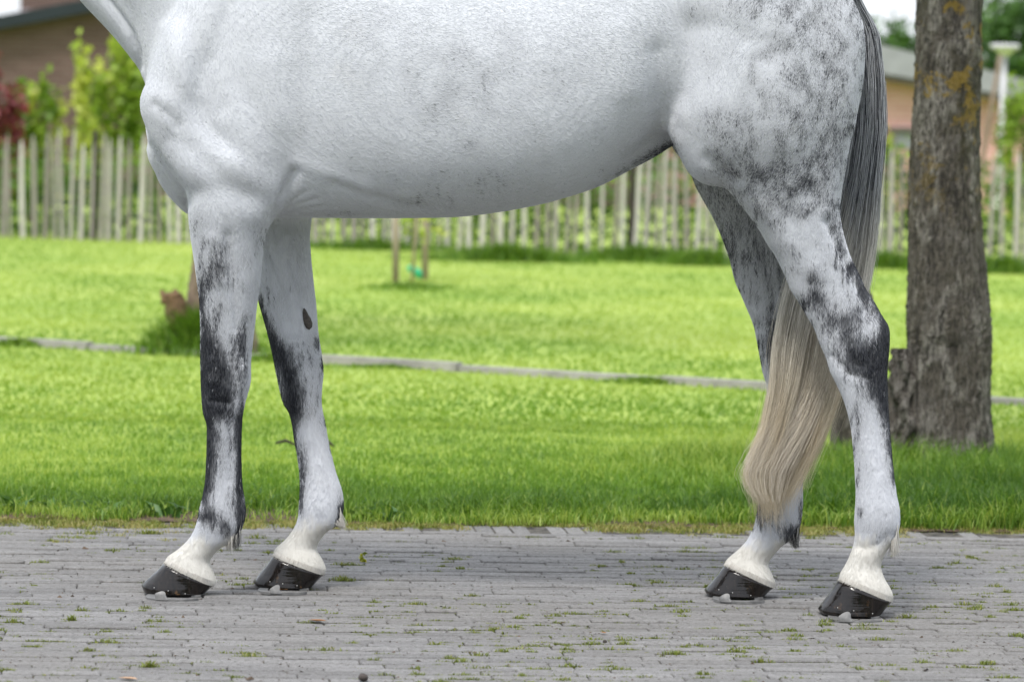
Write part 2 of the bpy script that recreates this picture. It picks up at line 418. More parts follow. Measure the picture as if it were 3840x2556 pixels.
for x, y in cand:
    # bring the clump onto the nearest joint line
    bb = -(x - PO[0]) * sa + (y - PO[1]) * ca; aa = (x - PO[0]) * ca + (y - PO[1]) * sa
    bb = round(bb / PD) * PD
    x, y = pav2w(aa, bb)
    big = rng.uniform(0, 1)
    if big > 0.9: clump(x, y, rng.uniform(0.03, 0.07), 0.014, 90, rng.uniform(0.009, 0.016), 0.5)
    elif big > 0.6: clump(x, y, rng.uniform(0.02, 0.06), 0.007, 40, rng.uniform(0.006, 0.011), 0.45)
    else: clump(x, y, rng.uniform(0.015, 0.05), 0.004, 18, 0.005, 0.35)
# mats creeping over the edge from the lawn
for i in range(900):
    x = rng.uniform(-1.85, 1.85); dd = abs(rng.normal(0, 1)) * (0.24 if x < -0.1 else 0.10)
    if vnoise(np.array([x]), np.array([0.0]), 2.2, 21)[0] < (0.35 if x < -0.1 else 0.5): dd *= 0.35
    clump(x, kerb_y(x) - dd + 0.05, rng.uniform(0.03, 0.10), 0.04, 80, rng.uniform(0.007, 0.02), rng.uniform(.45, 1.0))
for (u, v, l_, h) in ((150, 2110, .08, .02), (450, 2295, .09, .022), (270, 2325, .025, .028), (1290, 2175, .07, .025), (560, 2000, .1, .03), (960, 2020, .1, .03), (1770, 2235, .07, .02), (1560, 2265, .1, .018), (2650, 2200, .02, .02), (330, 2440, .05, .02), (560, 2500, .07, .03), (2330, 2110, .03, .02)):
    x, y = G(u, v)[:2]; clump(x, y, l_ * .6, 0.012, 110, h * .75, 0.5)
o = stuff_mesh('moss', np.concatenate(Vs), np.concatenate(Fs), np.concatenate(Ts), M_MOSS)
tag(o, 'small tufts of moss and grass in the paving joints', 'moss', kind='stuff')

# crumbs of soil and chips lying on the paving
k = N('crumb'); oi = k.n('NewGeometry'); c = k.mix(oi.outputs['Random Per Island'], (0.03, 0.024, 0.02), (0.13, 0.09, 0.06)); k.set(c, 0.95); M_CRUMB = k.m
mb = MB()
for i in range(2600):
    u = rng.uniform(-150, 3990); v = 2000 + 600 * rng.uniform(0, 1) ** 0.8
    x, y = G(u, v)[:2]; s = rng.uniform(0.001, 0.0032) * (1.9 if rng.uniform() > 0.95 else 1)
    P = [(x + s * rng.normal(0, 1), y + s * rng.normal(0, 1), 0.0005) for _ in range(3)] + [(x, y, s * rng.uniform(.6, 1.3))]
    mb.add(P, [(0, 1, 3), (1, 2, 3), (2, 0, 3), (0, 2, 1)])
o = mb.build('soil_crumbs', M_CRUMB); tag(o, 'dark soil crumbs and bits scattered over the paving', 'debris', kind='stuff')

# ------------------------------------------------------------------ horse
MID = 0.08
def spline(A, m_):
    """Catmull-Rom resampling of rows of A, m_ steps per span"""
    A = np.asarray(A, float); P = np.vstack([2 * A[0] - A[1], A, 2 * A[-1] - A[-2]]); o = []
    for i in range(1, len(P) - 2):
        for s in np.arange(m_) / m_:
            o.append(0.5 * (2 * P[i] + (P[i + 1] - P[i - 1]) * s + (2 * P[i - 1] - 5 * P[i] + 4 * P[i + 1] - P[i + 2]) * s * s + (3 * P[i] - P[i - 1] - 3 * P[i + 1] + P[i + 2]) * s ** 3))
    o.append(A[-1]); return np.array(o)
HB = MB()
def loft(rings):
    n = len(rings); k_ = len(rings[0]); V = [p for r_ in rings for p in r_]
    F = [(i * k_ + j, i * k_ + (j + 1) % k_, (i + 1) * k_ + (j + 1) % k_, (i + 1) * k_ + j) for i in range(n - 1) for j in range(k_)]
    F += [tuple(range(k_ - 1, -1, -1)), tuple((n - 1) * k_ + j for j in range(k_))]
    HB.add(V, F)
def leg(rows, steps=3, K=32):
    """rows: front u,v, back u,v, lateral centre y, half thickness"""
    A = spline(rows, steps); rings = []
    for uf, vf, ub, vb, y, t in A:
        a, b = W1(uf, vf, y), W1(ub, vb, y); c_ = (a + b) / 2; h_ = (a - b) / 2
        rings.append([c_ + h_ * math.copysign(abs(math.cos(q)) ** 0.92, math.cos(q)) + np.array([0, t, 0]) * math.copysign(abs(math.sin(q)) ** 0.92, math.sin(q)) for q in np.linspace(0, 2 * math.pi, K, endpoint=False)])
    loft(rings)
def yfoot(u, v): return G(u, v)[1] + 0.062
YNF, YFF, YNH, YFH = yfoot(640, 2239), yfoot(1077, 2215), yfoot(3190, 2320), yfoot(2790, 2248)
def yl(top, foot, v, v0=800, v1=1900):
    s = min(1, max(0, (v - v0) / (v1 - v0))); return top + (foot - top) * s
def rows_y(rows, top, foot, v0, v1): return [(a, b, c_, d, yl(top, foot, (b + d) / 2, v0, v1), t) for a, b, c_, d, t in rows]

NF = [(705, 640, 1075, 640, .105), (704, 771, 1050, 785, .098), (711, 860, 1006, 855, .088), (725, 950, 987, 940, .078), (739, 1050, 976, 1050, .070),
      (749, 1140, 963, 1145, .062), (752, 1230, 954, 1226, .056), (752, 1300, 946, 1295, .053), (752, 1363, 940, 1358, .053), (754, 1430, 939, 1430, .052),
      (757, 1500, 921, 1500, .047), (763, 1550, 911, 1549, .041), (775, 1590, 907, 1586, .036), (776, 1658, 905, 1658, .033), (773, 1744, 905, 1744, .033),
      (768, 1813, 908, 1813, .035), (758, 1871, 917, 1876, .040), (746, 1917, 921, 1920, .043), (736, 1968, 908, 1975, .042), (716, 2010, 872, 2025, .038),
      (688, 2042, 835, 2045, .036), (660, 2066, 806, 2073, .037), (636, 2082, 788, 2102, .041), (622, 2102, 797, 2138, .049), (618, 2128, 809, 2174, .055), (640, 2158, 805, 2194, .044)]
FF = [(930, 640, 1178, 640, .09), (930, 771, 1172, 790, .09), (935, 870, 1162, 870, .082), (945, 950, 1164, 945, .075), (952, 1050, 1174, 1050, .068),
      (973, 1140, 1185, 1145, .060), (1001, 1240, 1192, 1240, .054), (1020, 1320, 1204, 1320, .052), (1034, 1390, 1212, 1389, .052), (1047, 1450, 1207, 1450, .050),
      (1061, 1506, 1205, 1500, .046), (1083, 1545, 1208, 1535, .041), (1095, 1589, 1218, 1580, .036), (1104, 1650, 1230, 1650, .033), (1115, 1710, 1243, 1706, .033),
      (1123, 1773, 1259, 1770, .034), (1124, 1836, 1282, 1840, .039), (1121, 1900, 1288, 1895, .043), (1118, 1940, 1276, 1957, .042), (1103, 1980, 1236, 1983, .039),
      (1076, 2018, 1206, 2015, .036), (1048, 2043, 1188, 2048, .037), (1034, 2057, 1190, 2066, .041), (1029, 2074, 1206, 2095, .049), (1020, 2097, 1220, 2130, .055), (1045, 2125, 1214, 2150, .044)]
NH = [(2520, -60, 3120, -120, .11), (2500, 100, 3236, 80, .145), (2515, 300, 3238, 300, .16), (2535, 450, 3208, 450, .155), (2565, 548, 3187, 545, .138),
      (2627, 616, 3174, 625, .12), (2714, 696, 3158, 710, .103), (2760, 750, 3151, 770, .092), (2804, 802, 3152, 815, .083), (2844, 858, 3162, 870, .075),
      (2875, 912, 3177, 925, .068), (2911, 965, 3193, 970, .062), (2944, 1035, 3223, 1030, .056), (2965, 1085, 3248, 1085, .052), (2999, 1138, 3278, 1131, .050),
      (3029, 1190, 3308, 1185, .050), (3055, 1235, 3330, 1220, .051), (3074, 1286, 3336, 1265, .052), (3097, 1338, 3333, 1320, .051), (3115, 1395, 3327, 1390, .048),
      (3140, 1445, 3328, 1450, .043), (3168, 1510, 3331, 1520, .038), (3190, 1595, 3336, 1600, .034), (3200, 1682, 3343, 1685, .033), (3207, 1782, 3352, 1780, .035),
      (3210, 1860, 3362, 1856, .039), (3207, 1910, 3372, 1905, .042), (3205, 1960, 3374, 1960, .043), (3207, 2000, 3360, 2012, .041), (3202, 2040, 3326, 2060, .038),
      (3184, 2092, 3307, 2100, .036), (3164, 2130, 3304, 2130, .038), (3152, 2152, 3316, 2168, .046), (3150, 2175, 3340, 2210, .054), (3158, 2205, 3347, 2240, .053), (3190, 2235, 3337, 2255, .042)]
FH = [(2440, -60, 3060, -120, .11), (2420, 100, 3190, 80, .14), (2450, 300, 3190, 300, .15), (2490, 470, 3170, 470, .14), (2524, 560, 3150, 560, .125),
      (2556, 595, 3130, 620, .115), (2588, 640, 3100, 670, .105), (2602, 690, 3065, 720, .095), (2638, 755, 3038, 770, .088), (2678, 825, 3020, 830, .080),
      (2706, 890, 3000, 890, .072), (2734, 965, 2995, 960, .064), (2756, 1050, 3005, 1040, .057), (2782, 1112, 3020, 1100, .052), (2809, 1175, 3040, 1165, .050),
      (2828, 1225, 3060, 1210, .050), (2840, 1285, 3064, 1265, .051), (2851, 1345, 3058, 1330, .050), (2862, 1400, 3045, 1395, .046), (2875, 1440, 3035, 1440, .042),
      (2876, 1500, 3022, 1500, .037), (2872, 1600, 3015, 1600, .033), (2870, 1700, 3010, 1700, .033), (2865, 1790, 3009, 1790, .035), (2852, 1860, 3010, 1860, .039),
      (2842, 1903, 3009, 1903, .042), (2834, 1950, 3003, 1955, .043), (2821, 1990, 2985, 2007, .041), (2799, 2030, 2935, 2042, .038), (2766, 2064, 2902, 2077, .036),
      (2740, 2086, 2880, 2112, .039), (2725, 2103, 2890, 2143, .048), (2720, 2122, 2905, 2180, .055), (2740, 2155, 2900, 2205, .045)]
leg(rows_y(NF, -0.065, YNF, 780, 1900)); leg(rows_y(FF, 0.225, YFF, 780, 1900))
leg(rows_y(NH, -0.075, YNH, 780, 1900)); leg(rows_y(FH, 0.24, YFH, 780, 1900))

def torso(rows, steps=4, K=48, p=2.25, skew=0.82):
    """rows: u, v top, v bottom, half width"""
    rings = []
    for u, vt, vb, hw in spline(rows, steps):
        zt, zb = W1(u, vt, MID), W1(u, vb, MID); ring = []
        for q in np.linspace(0, 2 * math.pi, K, endpoint=False):
            cz, sy = math.cos(q), math.sin(q)
            z = math.copysign(abs(cz) ** (2 / p), cz); y = math.copysign(abs(sy) ** (2 / p), sy)
            s = ((z + 1) / 2) ** (1 / skew) if True else 0
            P = zb + (zt - zb) * s; ring.append(P + np.array([0, y * hw, 0]))
        rings.append(ring)
    loft(rings)
torso([(552, 330, 480, .07), (580, 150, 600, .15), (640, -20, 688, .19), (720, -150, 762, .215), (850, -300, 800, .235), (1000, -370, 813, .25),
       (1200, -350, 815, .275), (1450, -280, 816, .30), (1750, -240, 809, .315), (2020, -250, 766, .32), (2160, -270, 722, .31), (2260, -290, 660, .30),
       (2360, -310, 580, .285), (2450, -330, 512, .27), (2560, -340, 500, .25), (2750, -345, 480, .23), (2950, -320, 430, .2), (3110, -240, 330, .14), (3190, -120, 200, .07)])
torso([(2050, 520, 758, .13), (2150, 500, 732, .14), (2256, 480, 694, .13), (2358, 450, 640, .115), (2460, 420, 586, .10), (2535, 400, 540, .08), (2650, 380, 505, .05)], p=2.0, skew=1)
def neck(rows, steps=4, K=32):
    rings = []
    for uf, vf, ub, vb, hw in spline(rows, steps):
        a, b = W1(uf, vf, MID), W1(ub, vb, MID)
        rings.append([(a + b) / 2 + (a - b) / 2 * math.cos(q) + np.array([0, hw * math.sin(q), 0]) for q in np.linspace(0, 2 * math.pi, K, endpoint=False)])
    loft(rings)
neck([(600, 420, 1100, 0, .13), (524, 266, 1020, -200, .15), (488, 115, 930, -330, .15), (402, 0, 800, -430, .135), (260, -180, 620, -560, .115), (80, -420, 400, -720, .10), (-60, -640, 180, -860, .09)])
neck([(600, 400, 800, 250, .05), (522, 264, 720, 120, .075), (419, 132, 640, 0, .075), (296, 0, 520, -140, .07), (150, -190, 360, -330, .065), (0, -430, 200, -560, .06), (-90, -600, 60, -720, .06)])
neck([(60, -760, 200, -880, .09), (-60, -640, 80, -860, .10), (-190, -470, 20, -760, .10), (-300, -330, -90, -600, .085), (-400, -190, -230, -430, .065), (-480, -80, -330, -290, .06), (-520, 0, -400, -190, .05)])
def ball(u, v, y, r, sx=1, sy=1, sz=1, rot=0):
    c_ = W1(u, v, y); V = []; nu, nv = 24, 14; ct, st = math.cos(rot), math.sin(rot)
    for i in range(nv + 1):
        ph = math.pi * i / nv
        for j in range(nu):
            th = 2 * math.pi * j / nu
            x, yy_, z = r * sx * math.sin(ph) * math.cos(th), r * sy * math.sin(ph) * math.sin(th), r * sz * math.cos(ph)
            V.append(c_ + np.array([x * ct - z * st, yy_, x * st + z * ct]))
    F = [(i * nu + j, (i + 1) * nu + j, (i + 1) * nu + (j + 1) % nu, i * nu + (j + 1) % nu) for i in range(nv) for j in range(nu)]
    F = F[nu:-nu] + [(0 * nu + j, (1) * nu + j, (1) * nu + (j + 1) % nu) for j in range(nu)] + [((nv - 1) * nu + j, nv * nu + j, (nv - 1) * nu + (j + 1) % nu) for j in range(nu)]
    # weld poles
    nV = len(V); V.append(V[0]); V.append(V[-2])
    F = [tuple(nV if q < nu else (nV + 1 if q >= nv * nu and q < nV else q) for q in f) for f in F]
    HB.add(V, F)
def chain(pts):
    A = spline(pts, 5)
    for u, v, y, r in A: ball(u, v, y, r)
for sgn in (-1, 1):
    yy_ = lambda d: MID + sgn * d
    chain([(652, 392, yy_(.165), .083), (700, 500, yy_(.16), .085), (790, 610, yy_(.165), .09), (900, 650, yy_(.16), .095), (960, 690, yy_(.155), .09)])   # upper arm
    chain([(655, 380, yy_(.16), .08), (740, 180, yy_(.155), .085), (850, -40, yy_(.13), .085), (950, -230, yy_(.08), .07)])                               # shoulder blade
    chain([(820, 300, yy_(.155), .085), (930, 480, yy_(.16), .095), (1000, 630, yy_(.15), .085)])                                                          # triceps
    chain([(2640, 440, yy_(.165), .095), (2690, 560, yy_(.16), .09)])                                                                                        # stifle
    chain([(2640, 0, yy_(.17), .11), (2850, 100, yy_(.17), .14), (3000, 250, yy_(.16), .14), (3060, 420, yy_(.15), .10)])                                   # haunch
chain([(655, 560, MID, .070), (700, 640, MID, .07), (740, 700, MID, .06)])                                                                                # breast
chain([(640, 560, MID + .08, .055), (680, 650, MID + .1, .06), (740, 720, MID + .1, .06)])

me_t = mesh('horse_raw', HB.V, HB.F)
ob_t = bpy.data.objects.new('horse_raw', me_t); COL.objects.link(ob_t)
md = ob_t.modifiers.new('r', 'REMESH'); md.mode = 'VOXEL'; md.voxel_size = 0.0055
dg = bpy.context.evaluated_depsgraph_get(); ev = ob_t.evaluated_get(dg)
me_h = bpy.data.meshes.new_from_object(ev); bpy.data.objects.remove(ob_t)
nv = len(me_h.vertices); P = np.empty(nv * 3, np.float32); me_h.vertices.foreach_get('co', P); P = P.reshape(-1, 3).astype(float)
E = np.empty(len(me_h.edges) * 2, np.int32); me_h.edges.foreach_get('vertices', E); E = E.reshape(-1, 2)
deg = np.bincount(E.ravel(), minlength=nv).astype(float)
def lap(A):
    S = np.empty_like(A)
    for c_ in range(A.shape[1]):
        S[:, c_] = np.bincount(E[:, 0], A[E[:, 1], c_], nv) + np.bincount(E[:, 1], A[E[:, 0], c_], nv)
    return S / deg[:, None] - A
u_, v_ = proj(P)
wb = np.clip((1000 - v_) / 250, 0, 1)[:, None]                      # body: smooth well; legs: little
wf = np.clip((1500 - v_) / 300, 0.35, 1)[:, None]
for it in range(60):
    P += 0.6 * lap(P) * (wb if it >= 8 else np.maximum(wb, wf))
    P -= 0.50 * lap(P) * (wb if it >= 8 else np.maximum(wb, wf))
for it in range(14): P += 0.5 * lap(P) * wb
def setco():
    me_h.vertices.foreach_set('co', P.astype(np.float32).ravel()); me_h.update()
    nn = np.empty(nv * 3, np.float32); me_h.vertex_normals.foreach_get('vector', nn); return nn.reshape(-1, 3).astype(float)
Nn = setco(); u_, v_ = proj(P)
def seg_dist(poly):
    d = np.full(nv, 1e9)
    for (a, b), (c_, e) in zip(poly[:-1], poly[1:]):
        ex, ey = c_ - a, e - b; t = np.clip(((u_ - a) * ex + (v_ - b) * ey) / (ex * ex + ey * ey), 0, 1)
        d = np.minimum(d, np.hypot(u_ - a - t * ex, v_ - b - t * ey))
    return d
near = np.clip(-Nn[:, 1] * 1.6, 0, 1) * (P[:, 1] < MID + .02)
farv = np.clip(-Nn[:, 1] * 1.6, 0, 1) * (P[:, 1] > MID + .02)
farside = np.clip(Nn[:, 1] * 1.6, 0, 1) * (P[:, 1] > MID + .02) * (v_ < 850)
D = np.zeros(nv)
def groove(amp, wd, poly, zone=None):
    global D
    z = (near + farside) if zone is None else zone
    D += amp * np.exp(-(seg_dist(poly) / wd) ** 2) * z
# the muscles and creases of the near side (metres, photograph pixels)
groove(-.006, 20, [(578, 392), (605, 412), (640, 436), (665, 470)])
groove(.004, 34, [(690, 345), (740, 360)])
groove(-.007, 44, [(655, 520), (735, 575), (800, 640), (860, 700), (930, 735), (1000, 748)])
groove(.007, 80, [(900, 590), (1010, 590)])
groove(.002, 40, [(800, 560), (860, 620)])
groove(-.012, 20, [(1098, 650), (1080, 700), (1058, 770), (1030, 820)])
groove(-.010, 85, [(1150, 80), (1130, 300), (1118, 500), (1105, 600)])
groove(.008, 70, [(1010, 250), (1040, 450)])
groove(-.006, 40, [(700, 60), (760, 260), (830, 400)])
groove(.007, 40, [(640, 120), (690, 300)])
groove(.004, 30, [(1120, 615), (1200, 640), (1280, 672), (1380, 705)])
groove(-.006, 18, [(1250, 685), (1330, 715), (1420, 742), (1520, 768), (1620, 782)])
for q in ((1060, 800, 1110, 768, 1190, 745), (1070, 808, 1130, 785, 1210, 772), (1075, 790, 1105, 745, 1150, 715)):
    groove(-.005, 6, [q[0:2], q[2:4], q[4:6]])
groove(-.012, 50, [(2470, 200), (2485, 330), (2500, 430), (2520, 480)])
groove(.007, 20, [(2372, 540), (2405, 515), (2446, 500), (2480, 500)])
groove(-.014, 13, [(395, -12), (448, 57), (490, 120), (515, 190), (526, 255)])
groove(-.014, 13, [(562, 540), (606, 612), (643, 655), (684, 712), (700, 765)])
groove(.008, 90, [(2640, 430), (2690, 540)])
groove(.007, 60, [(2330, 120), (2350, 330)])
groove(-.008, 22, [(2660, 590), (2710, 640), (2770, 680)])
groove(.007, 40, [(2870, 790), (2960, 910), (3040, 1020)])
groove(-.012, 20, [(3105, 830), (3150, 930), (3200, 1030), (3248, 1120), (3270, 1170)])
groove(.005, 22, [(3155, 1130), (3190, 1230), (3215, 1330)])
groove(-.0035, 18, [(3240, 1280), (3265, 1340), (3282, 1420), (3292, 1500), (3298, 1650), (3302, 1760)])
groove(-.009, 55, [(3060, 100), (3095, 350), (3075, 560), (3050, 720)])
groove(.008, 70, [(2900, 300), (2930, 520)])
groove(-.004, 18, [(3200, 2045), (3250, 2055), (3300, 2035), (3340, 2000)])
groove(-.006, 18, [(852, 880), (866, 1000), (880, 1130), (890, 1230)])
groove(.006, 30, [(800, 900), (815, 1050)])
groove(.006, 26, [(905, 1380), (912, 1440)])
groove(-.0045, 16, [(868, 1560), (862, 1640), (862, 1740), (865, 1800)])
groove(.006, 18, [(800, 1350), (805, 1430)])
groove(-.006, 14, [(790, 1500), (860, 1510)])
groove(-.005, 12, [(860, 1330), (870, 1430), (880, 1490)])
groove(.005, 14, [(885, 1330), (895, 1400)])
groove(-.007, 16, [(3235, 1165), (3262, 1215), (3270, 1260)])
groove(.006, 16, [(3205, 1265), (3225, 1345)])
groove(-.005, 14, [(3120, 1330), (3180, 1400), (3260, 1420)])
groove(-.006, 16, [(1000, 930), (1040, 1040), (1075, 1150), (1105, 1260)], farv)
groove(-.005, 14, [(1085, 960), (1110, 1080), (1135, 1170)], farv)
groove(.004, 16, [(1130, 1320), (1150, 1420)], farv)
groove(-.003, 16, [(1165, 1560), (1178, 1640), (1196, 1715)], farv)
groove(-.003, 9, [(1145, 1600), (1160, 1680), (1172, 1730)], farv)
groove(-.005, 20, [(2860, 900), (2890, 1050), (2910, 1200)], farv)
P += Nn * D[:, None]
for it in range(3): P += 0.5 * lap(P) * np.maximum(wb, 0.3)
Nn = setco(); u_, v_ = proj(P)

# coat pattern: where the hair itself is dark, plus painted shade on the far inner thigh (u, v, radius along, radius across, turn, strength)
dark = np.zeros(nv); mott = np.zeros(nv); cream = np.zeros(nv)
far = P[:, 1] > MID + 0.012
def blob(u, v, ru, rv, s, rot=0, zone=None):
    global dark
    ct, st = math.cos(R(rot)), math.sin(R(rot)); a = (u_ - u) * ct + (v_ - v) * st; b = -(u_ - u) * st + (v_ - v) * ct
    d = (a / ru) ** 2 + (b / rv) ** 2
    z = ~far if zone is None else zone
    val = s * np.exp(-d * 0.75) * z
    dark = np.where(val >= 0, np.maximum(dark, val) + 0.25 * np.minimum(dark, val), dark + val)
B = blob
# near foreleg
for q in ((745, 840, 32, 55, .42), (775, 900, 40, 40, .38), (818, 930, 34, 55, .5), (823, 1006, 30, 60, .72, -8), (790, 1050, 30, 40, .6), (770, 1020, 30, 50, .3),
          (910, 1080, 40, 18, .5, 10), (850, 1075, 40, 16, .5), (823, 1160, 22, 50, .62), (760, 1130, 14, 50, .75), (765, 1215, 24, 50, .85), (775, 1275, 30, 40, .9), (930, 1180, 18, 40, .45), (905, 1265, 26, 50, .62, 10),
          (800, 1330, 50, 40, 1.0), (812, 1400, 62, 60, 1.15), (815, 1480, 60, 60, 1.15), (820, 1540, 45, 30, 1.0), (900, 1330, 24, 60, .75), (905, 1420, 30, 50, .55), (770, 1420, 25, 150, .95), (790, 1600, 18, 40, .9),
          (784, 1690, 14, 90, .95), (778, 1790, 16, 70, .9), (768, 1860, 18, 40, .8), (899, 1620, 10, 60, .7), (898, 1720, 14, 90, 1.0), (898, 1830, 18, 70, 1.0), (810, 1640, 18, 40, .5), (815, 1760, 16, 50, .45),
          (768, 1935, 34, 26, .9), (805, 1950, 30, 26, .85), (838, 1975, 28, 28, 1.15), (903, 1950, 14, 55, 1.0), (745, 2008, 24, 12, .4), (760, 1990, 30, 14, .5), (895, 2000, 12, 30, 1.0)): B(*q)
for q in ((790, 1470, 55, 80, .5), (800, 1360, 60, 70, .5), (775, 1680, 22, 140, .85), (900, 1700, 20, 160, .85), (830, 1660, 30, 40, .42), (800, 1720, 26, 60, .6), (790, 1800, 26, 60, .55), (890, 1880, 26, 50, .7), (785, 1925, 45, 28, .7), (760, 1100, 20, 90, .6), (915, 1300, 30, 90, .5), (840, 1220, 40, 60, .3)): B(*q)
# far foreleg (its inner face)
fz = far & (u_ < 1800)
for q in ((975, 1130, 16, 45, .8, -15), (995, 1200, 22, 50, .95, -15), (1020, 1270, 30, 55, 1.05, -15), (1050, 1340, 38, 60, 1.1, -15), (1085, 1410, 42, 60, 1.15, -15), (1100, 1480, 45, 60, 1.1, -12), (1105, 1550, 30, 35, .95),
          (1105, 1620, 14, 60, .8), (1122, 1690, 16, 60, .75), (1135, 1760, 18, 60, .75), (1134, 1850, 16, 55, .9), (1128, 1905, 18, 25, .6), (1217, 1590, 8, 60, .6), (1235, 1670, 8, 50, .5), (1278, 1905, 13, 50, 1.1), (1270, 1950, 14, 20, .9), (1188, 1275, 16, 30, .5), (1207, 1350, 8, 40, .5)): B(*q, zone=fz) if len(q) == 6 else B(*q, 0, fz)
# near hind leg and rump
for q in ((2900, 40, 110, 60, .42), (2780, 10, 90, 40, .3), (2990, 140, 80, 60, .5), (2900, 150, 70, 50, .35), (3100, 190, 40, 60, .5), (3060, 300, 90, 60, .46), (3120, 400, 80, 60, .45), (3020, 380, 70, 70, .4), (2950, 280, 50, 50, .3),
          (2720, 470, 80, 60, .38), (2760, 540, 70, 40, .42), (2800, 480, 60, 40, .35), (2890, 520, 60, 40, .3), (2700, 560, 40, 40, .4), (2770, 636, 70, 32, .85, 12), (2830, 706, 60, 34, .9, -8), (2780, 730, 40, 16, .6),
          (2990, 630, 50, 45, .55), (3000, 710, 50, 60, .62), (2960, 760, 40, 30, .5), (2920, 790, 45, 22, .45), (3050, 800, 100, 32, .85, 8), (3130, 850, 34, 60, .8), (3090, 915, 50, 36, .55), (3150, 930, 26, 50, .75),
          (3015, 1030, 50, 36, .55), (3055, 1110, 60, 34, .68), (2985, 1060, 30, 30, .4), (3100, 1010, 30, 60, .35), (3160, 1120, 24, 60, .4), (3205, 1015, 20, 60, .95, -25), (3235, 1080, 26, 60, 1.0, -25), (3275, 1150, 30, 60, 1.0, -28), (3250, 1120, 26, 40, .9),
          (3316, 1230, 30, 50, 1.2), (3312, 1310, 34, 60, 1.2), (3270, 1290, 34, 40, .85), (3175, 1255, 30, 60, .8), (3200, 1180, 24, 40, .6), (3220, 1340, 62, 38, 1.05), (3280, 1390, 48, 46, 1.15), (3300, 1450, 32, 60, 1.1), (3315, 1530, 18, 60, .9), (3195, 1390, 34, 22, .6),
          (3155, 1370, 20, 30, .4), (3240, 1470, 22, 40, .45), (3196, 1530, 14, 40, .4), (3215, 1600, 14, 60, .35), (3330, 1630, 9, 70, .75), (3342, 1770, 10, 40, .7), (3215, 1780, 12, 70, .35), (3250, 1740, 20, 60, .25), (3262, 1985, 60, 14, .42, 8), (3310, 1990, 30, 20, .4), (3225, 1920, 14, 40, .3),
          (3240, 1208, 30, 36, -.75), (3275, 1240, 22, 26, -.4), (2830, 675, 26, 12, -.4)): B(*q)
for q in ((3300, 1280, 60, 110, .55), (3260, 1370, 70, 60, .6), (3310, 1440, 34, 110, .9), (3180, 1300, 40, 90, .5), (3225, 1560, 26, 60, .4), (3325, 1560, 20, 110, .8), (3210, 1660, 24, 90, .36), (3342, 1700, 14, 90, .7), (3265, 1500, 30, 50, .35)): B(*q)
# far hind leg
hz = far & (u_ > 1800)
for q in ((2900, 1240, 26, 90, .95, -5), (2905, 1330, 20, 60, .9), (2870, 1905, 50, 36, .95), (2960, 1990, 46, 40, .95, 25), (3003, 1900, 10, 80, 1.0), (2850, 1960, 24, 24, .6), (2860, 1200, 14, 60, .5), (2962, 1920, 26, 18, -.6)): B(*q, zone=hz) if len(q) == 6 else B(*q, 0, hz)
dark = np.where(hz & (v_ < 1400), np.maximum(dark, 0.42 - 0.26 * np.clip((v_ - 950) / 350, 0, 1)), dark)  # far inner thigh: dark skin, with the shade between the legs painted in
# barrel and belly
for q in ((1700, 330, 230, 150, .17), (1640, 400, 60, 40, .2), (1800, 300, 90, 60, .17), (1320, 250, 60, 120, .12), (1550, 762, 150, 20, .26, 5), (1620, 740, 90, 26, .2), (1270, 800, 70, 14, .3), (1800, 690, 260, 60, .18), (960, 690, 80, 45, .26), (1480, 60, 160, 60, .12), (1150, 150, 50, 150, .12),
          (2600, 40, 100, 40, .2), (2480, 360, 30, 120, .12), (560, 410, 60, 50, .16), (620, 580, 40, 80, .15), (1130, 480, 40, 120, .14)): B(*q)
B(2440, 585, 90, 20, .6, -30); B(2500, 553, 50, 20, .75, -28); B(2330, 640, 110, 14, .3, -30)
mott += 1.0 * np.clip((u_ - 2560) / 300, 0, 1) * np.clip((1500 - v_) / 300, 0, 1)
mott += 0.62 * np.clip((v_ - 760) / 100, 0, 1) * (u_ < 1800) * (~far)
mott += 0.35 * np.clip((v_ - 1350) / 200, 0, 1) * (u_ > 1800) * (~far)
mott += 0.5 * (far & (v_ > 1050))
mott = np.where(far & (u_ > 1800) & (v_ < 1150), .15, mott); mott = np.maximum(mott, 0.15)
base = 0.045 + 0.46 * np.clip((u_ - 2680) / 300, 0, 1) * np.clip((900 - v_) / 300, 0, 1) + 0.26 * np.clip((u_ - 2600) / 150, 0, 1) * np.clip((v_ - 400) / 200, 0, 1) * np.clip((1500 - v_) / 200, 0, 1)
base += 0.10 * np.clip((v_ - 780) / 100, 0, 1) * np.clip((1700 - v_) / 200, 0, 1) * (u_ < 1800) + .06 * np.exp(-(((u_ - 1750) / 420) ** 2 + ((v_ - 330) / 260) ** 2))
dark = np.maximum(dark, base) + .35 * np.minimum(np.maximum(dark, 0), base)
cor = {'NF': (2010, 2090), 'FF': (1960, 2040), 'NH': (2030, 2130), 'FH': (2030, 2080)}
for zn, (va, vb) in (((~far) & (u_ < 1800), (1995, 2045)), (far & (u_ < 1800), (1935, 1985)), ((~far) & (u_ > 1800), (2000, 2050)), (far & (u_ > 1800), (2020, 2060))):
    s_ = np.clip((v_ + 40 * (vnoise(u_, v_, 1 / 26., 91) - .5) + 30 * (vnoise(u_, v_ * .3, 1 / 9., 92) - .5) - va) / (vb - va), 0, 1) * zn
    mott *= 1 - 0.6 * s_; cream = np.maximum(cream, s_)
legw = np.clip((v_ - 700) / 150, 0, 1)
def fb(sc, seed, st=1.0): return vnoise(u_, v_ * st, sc, seed)
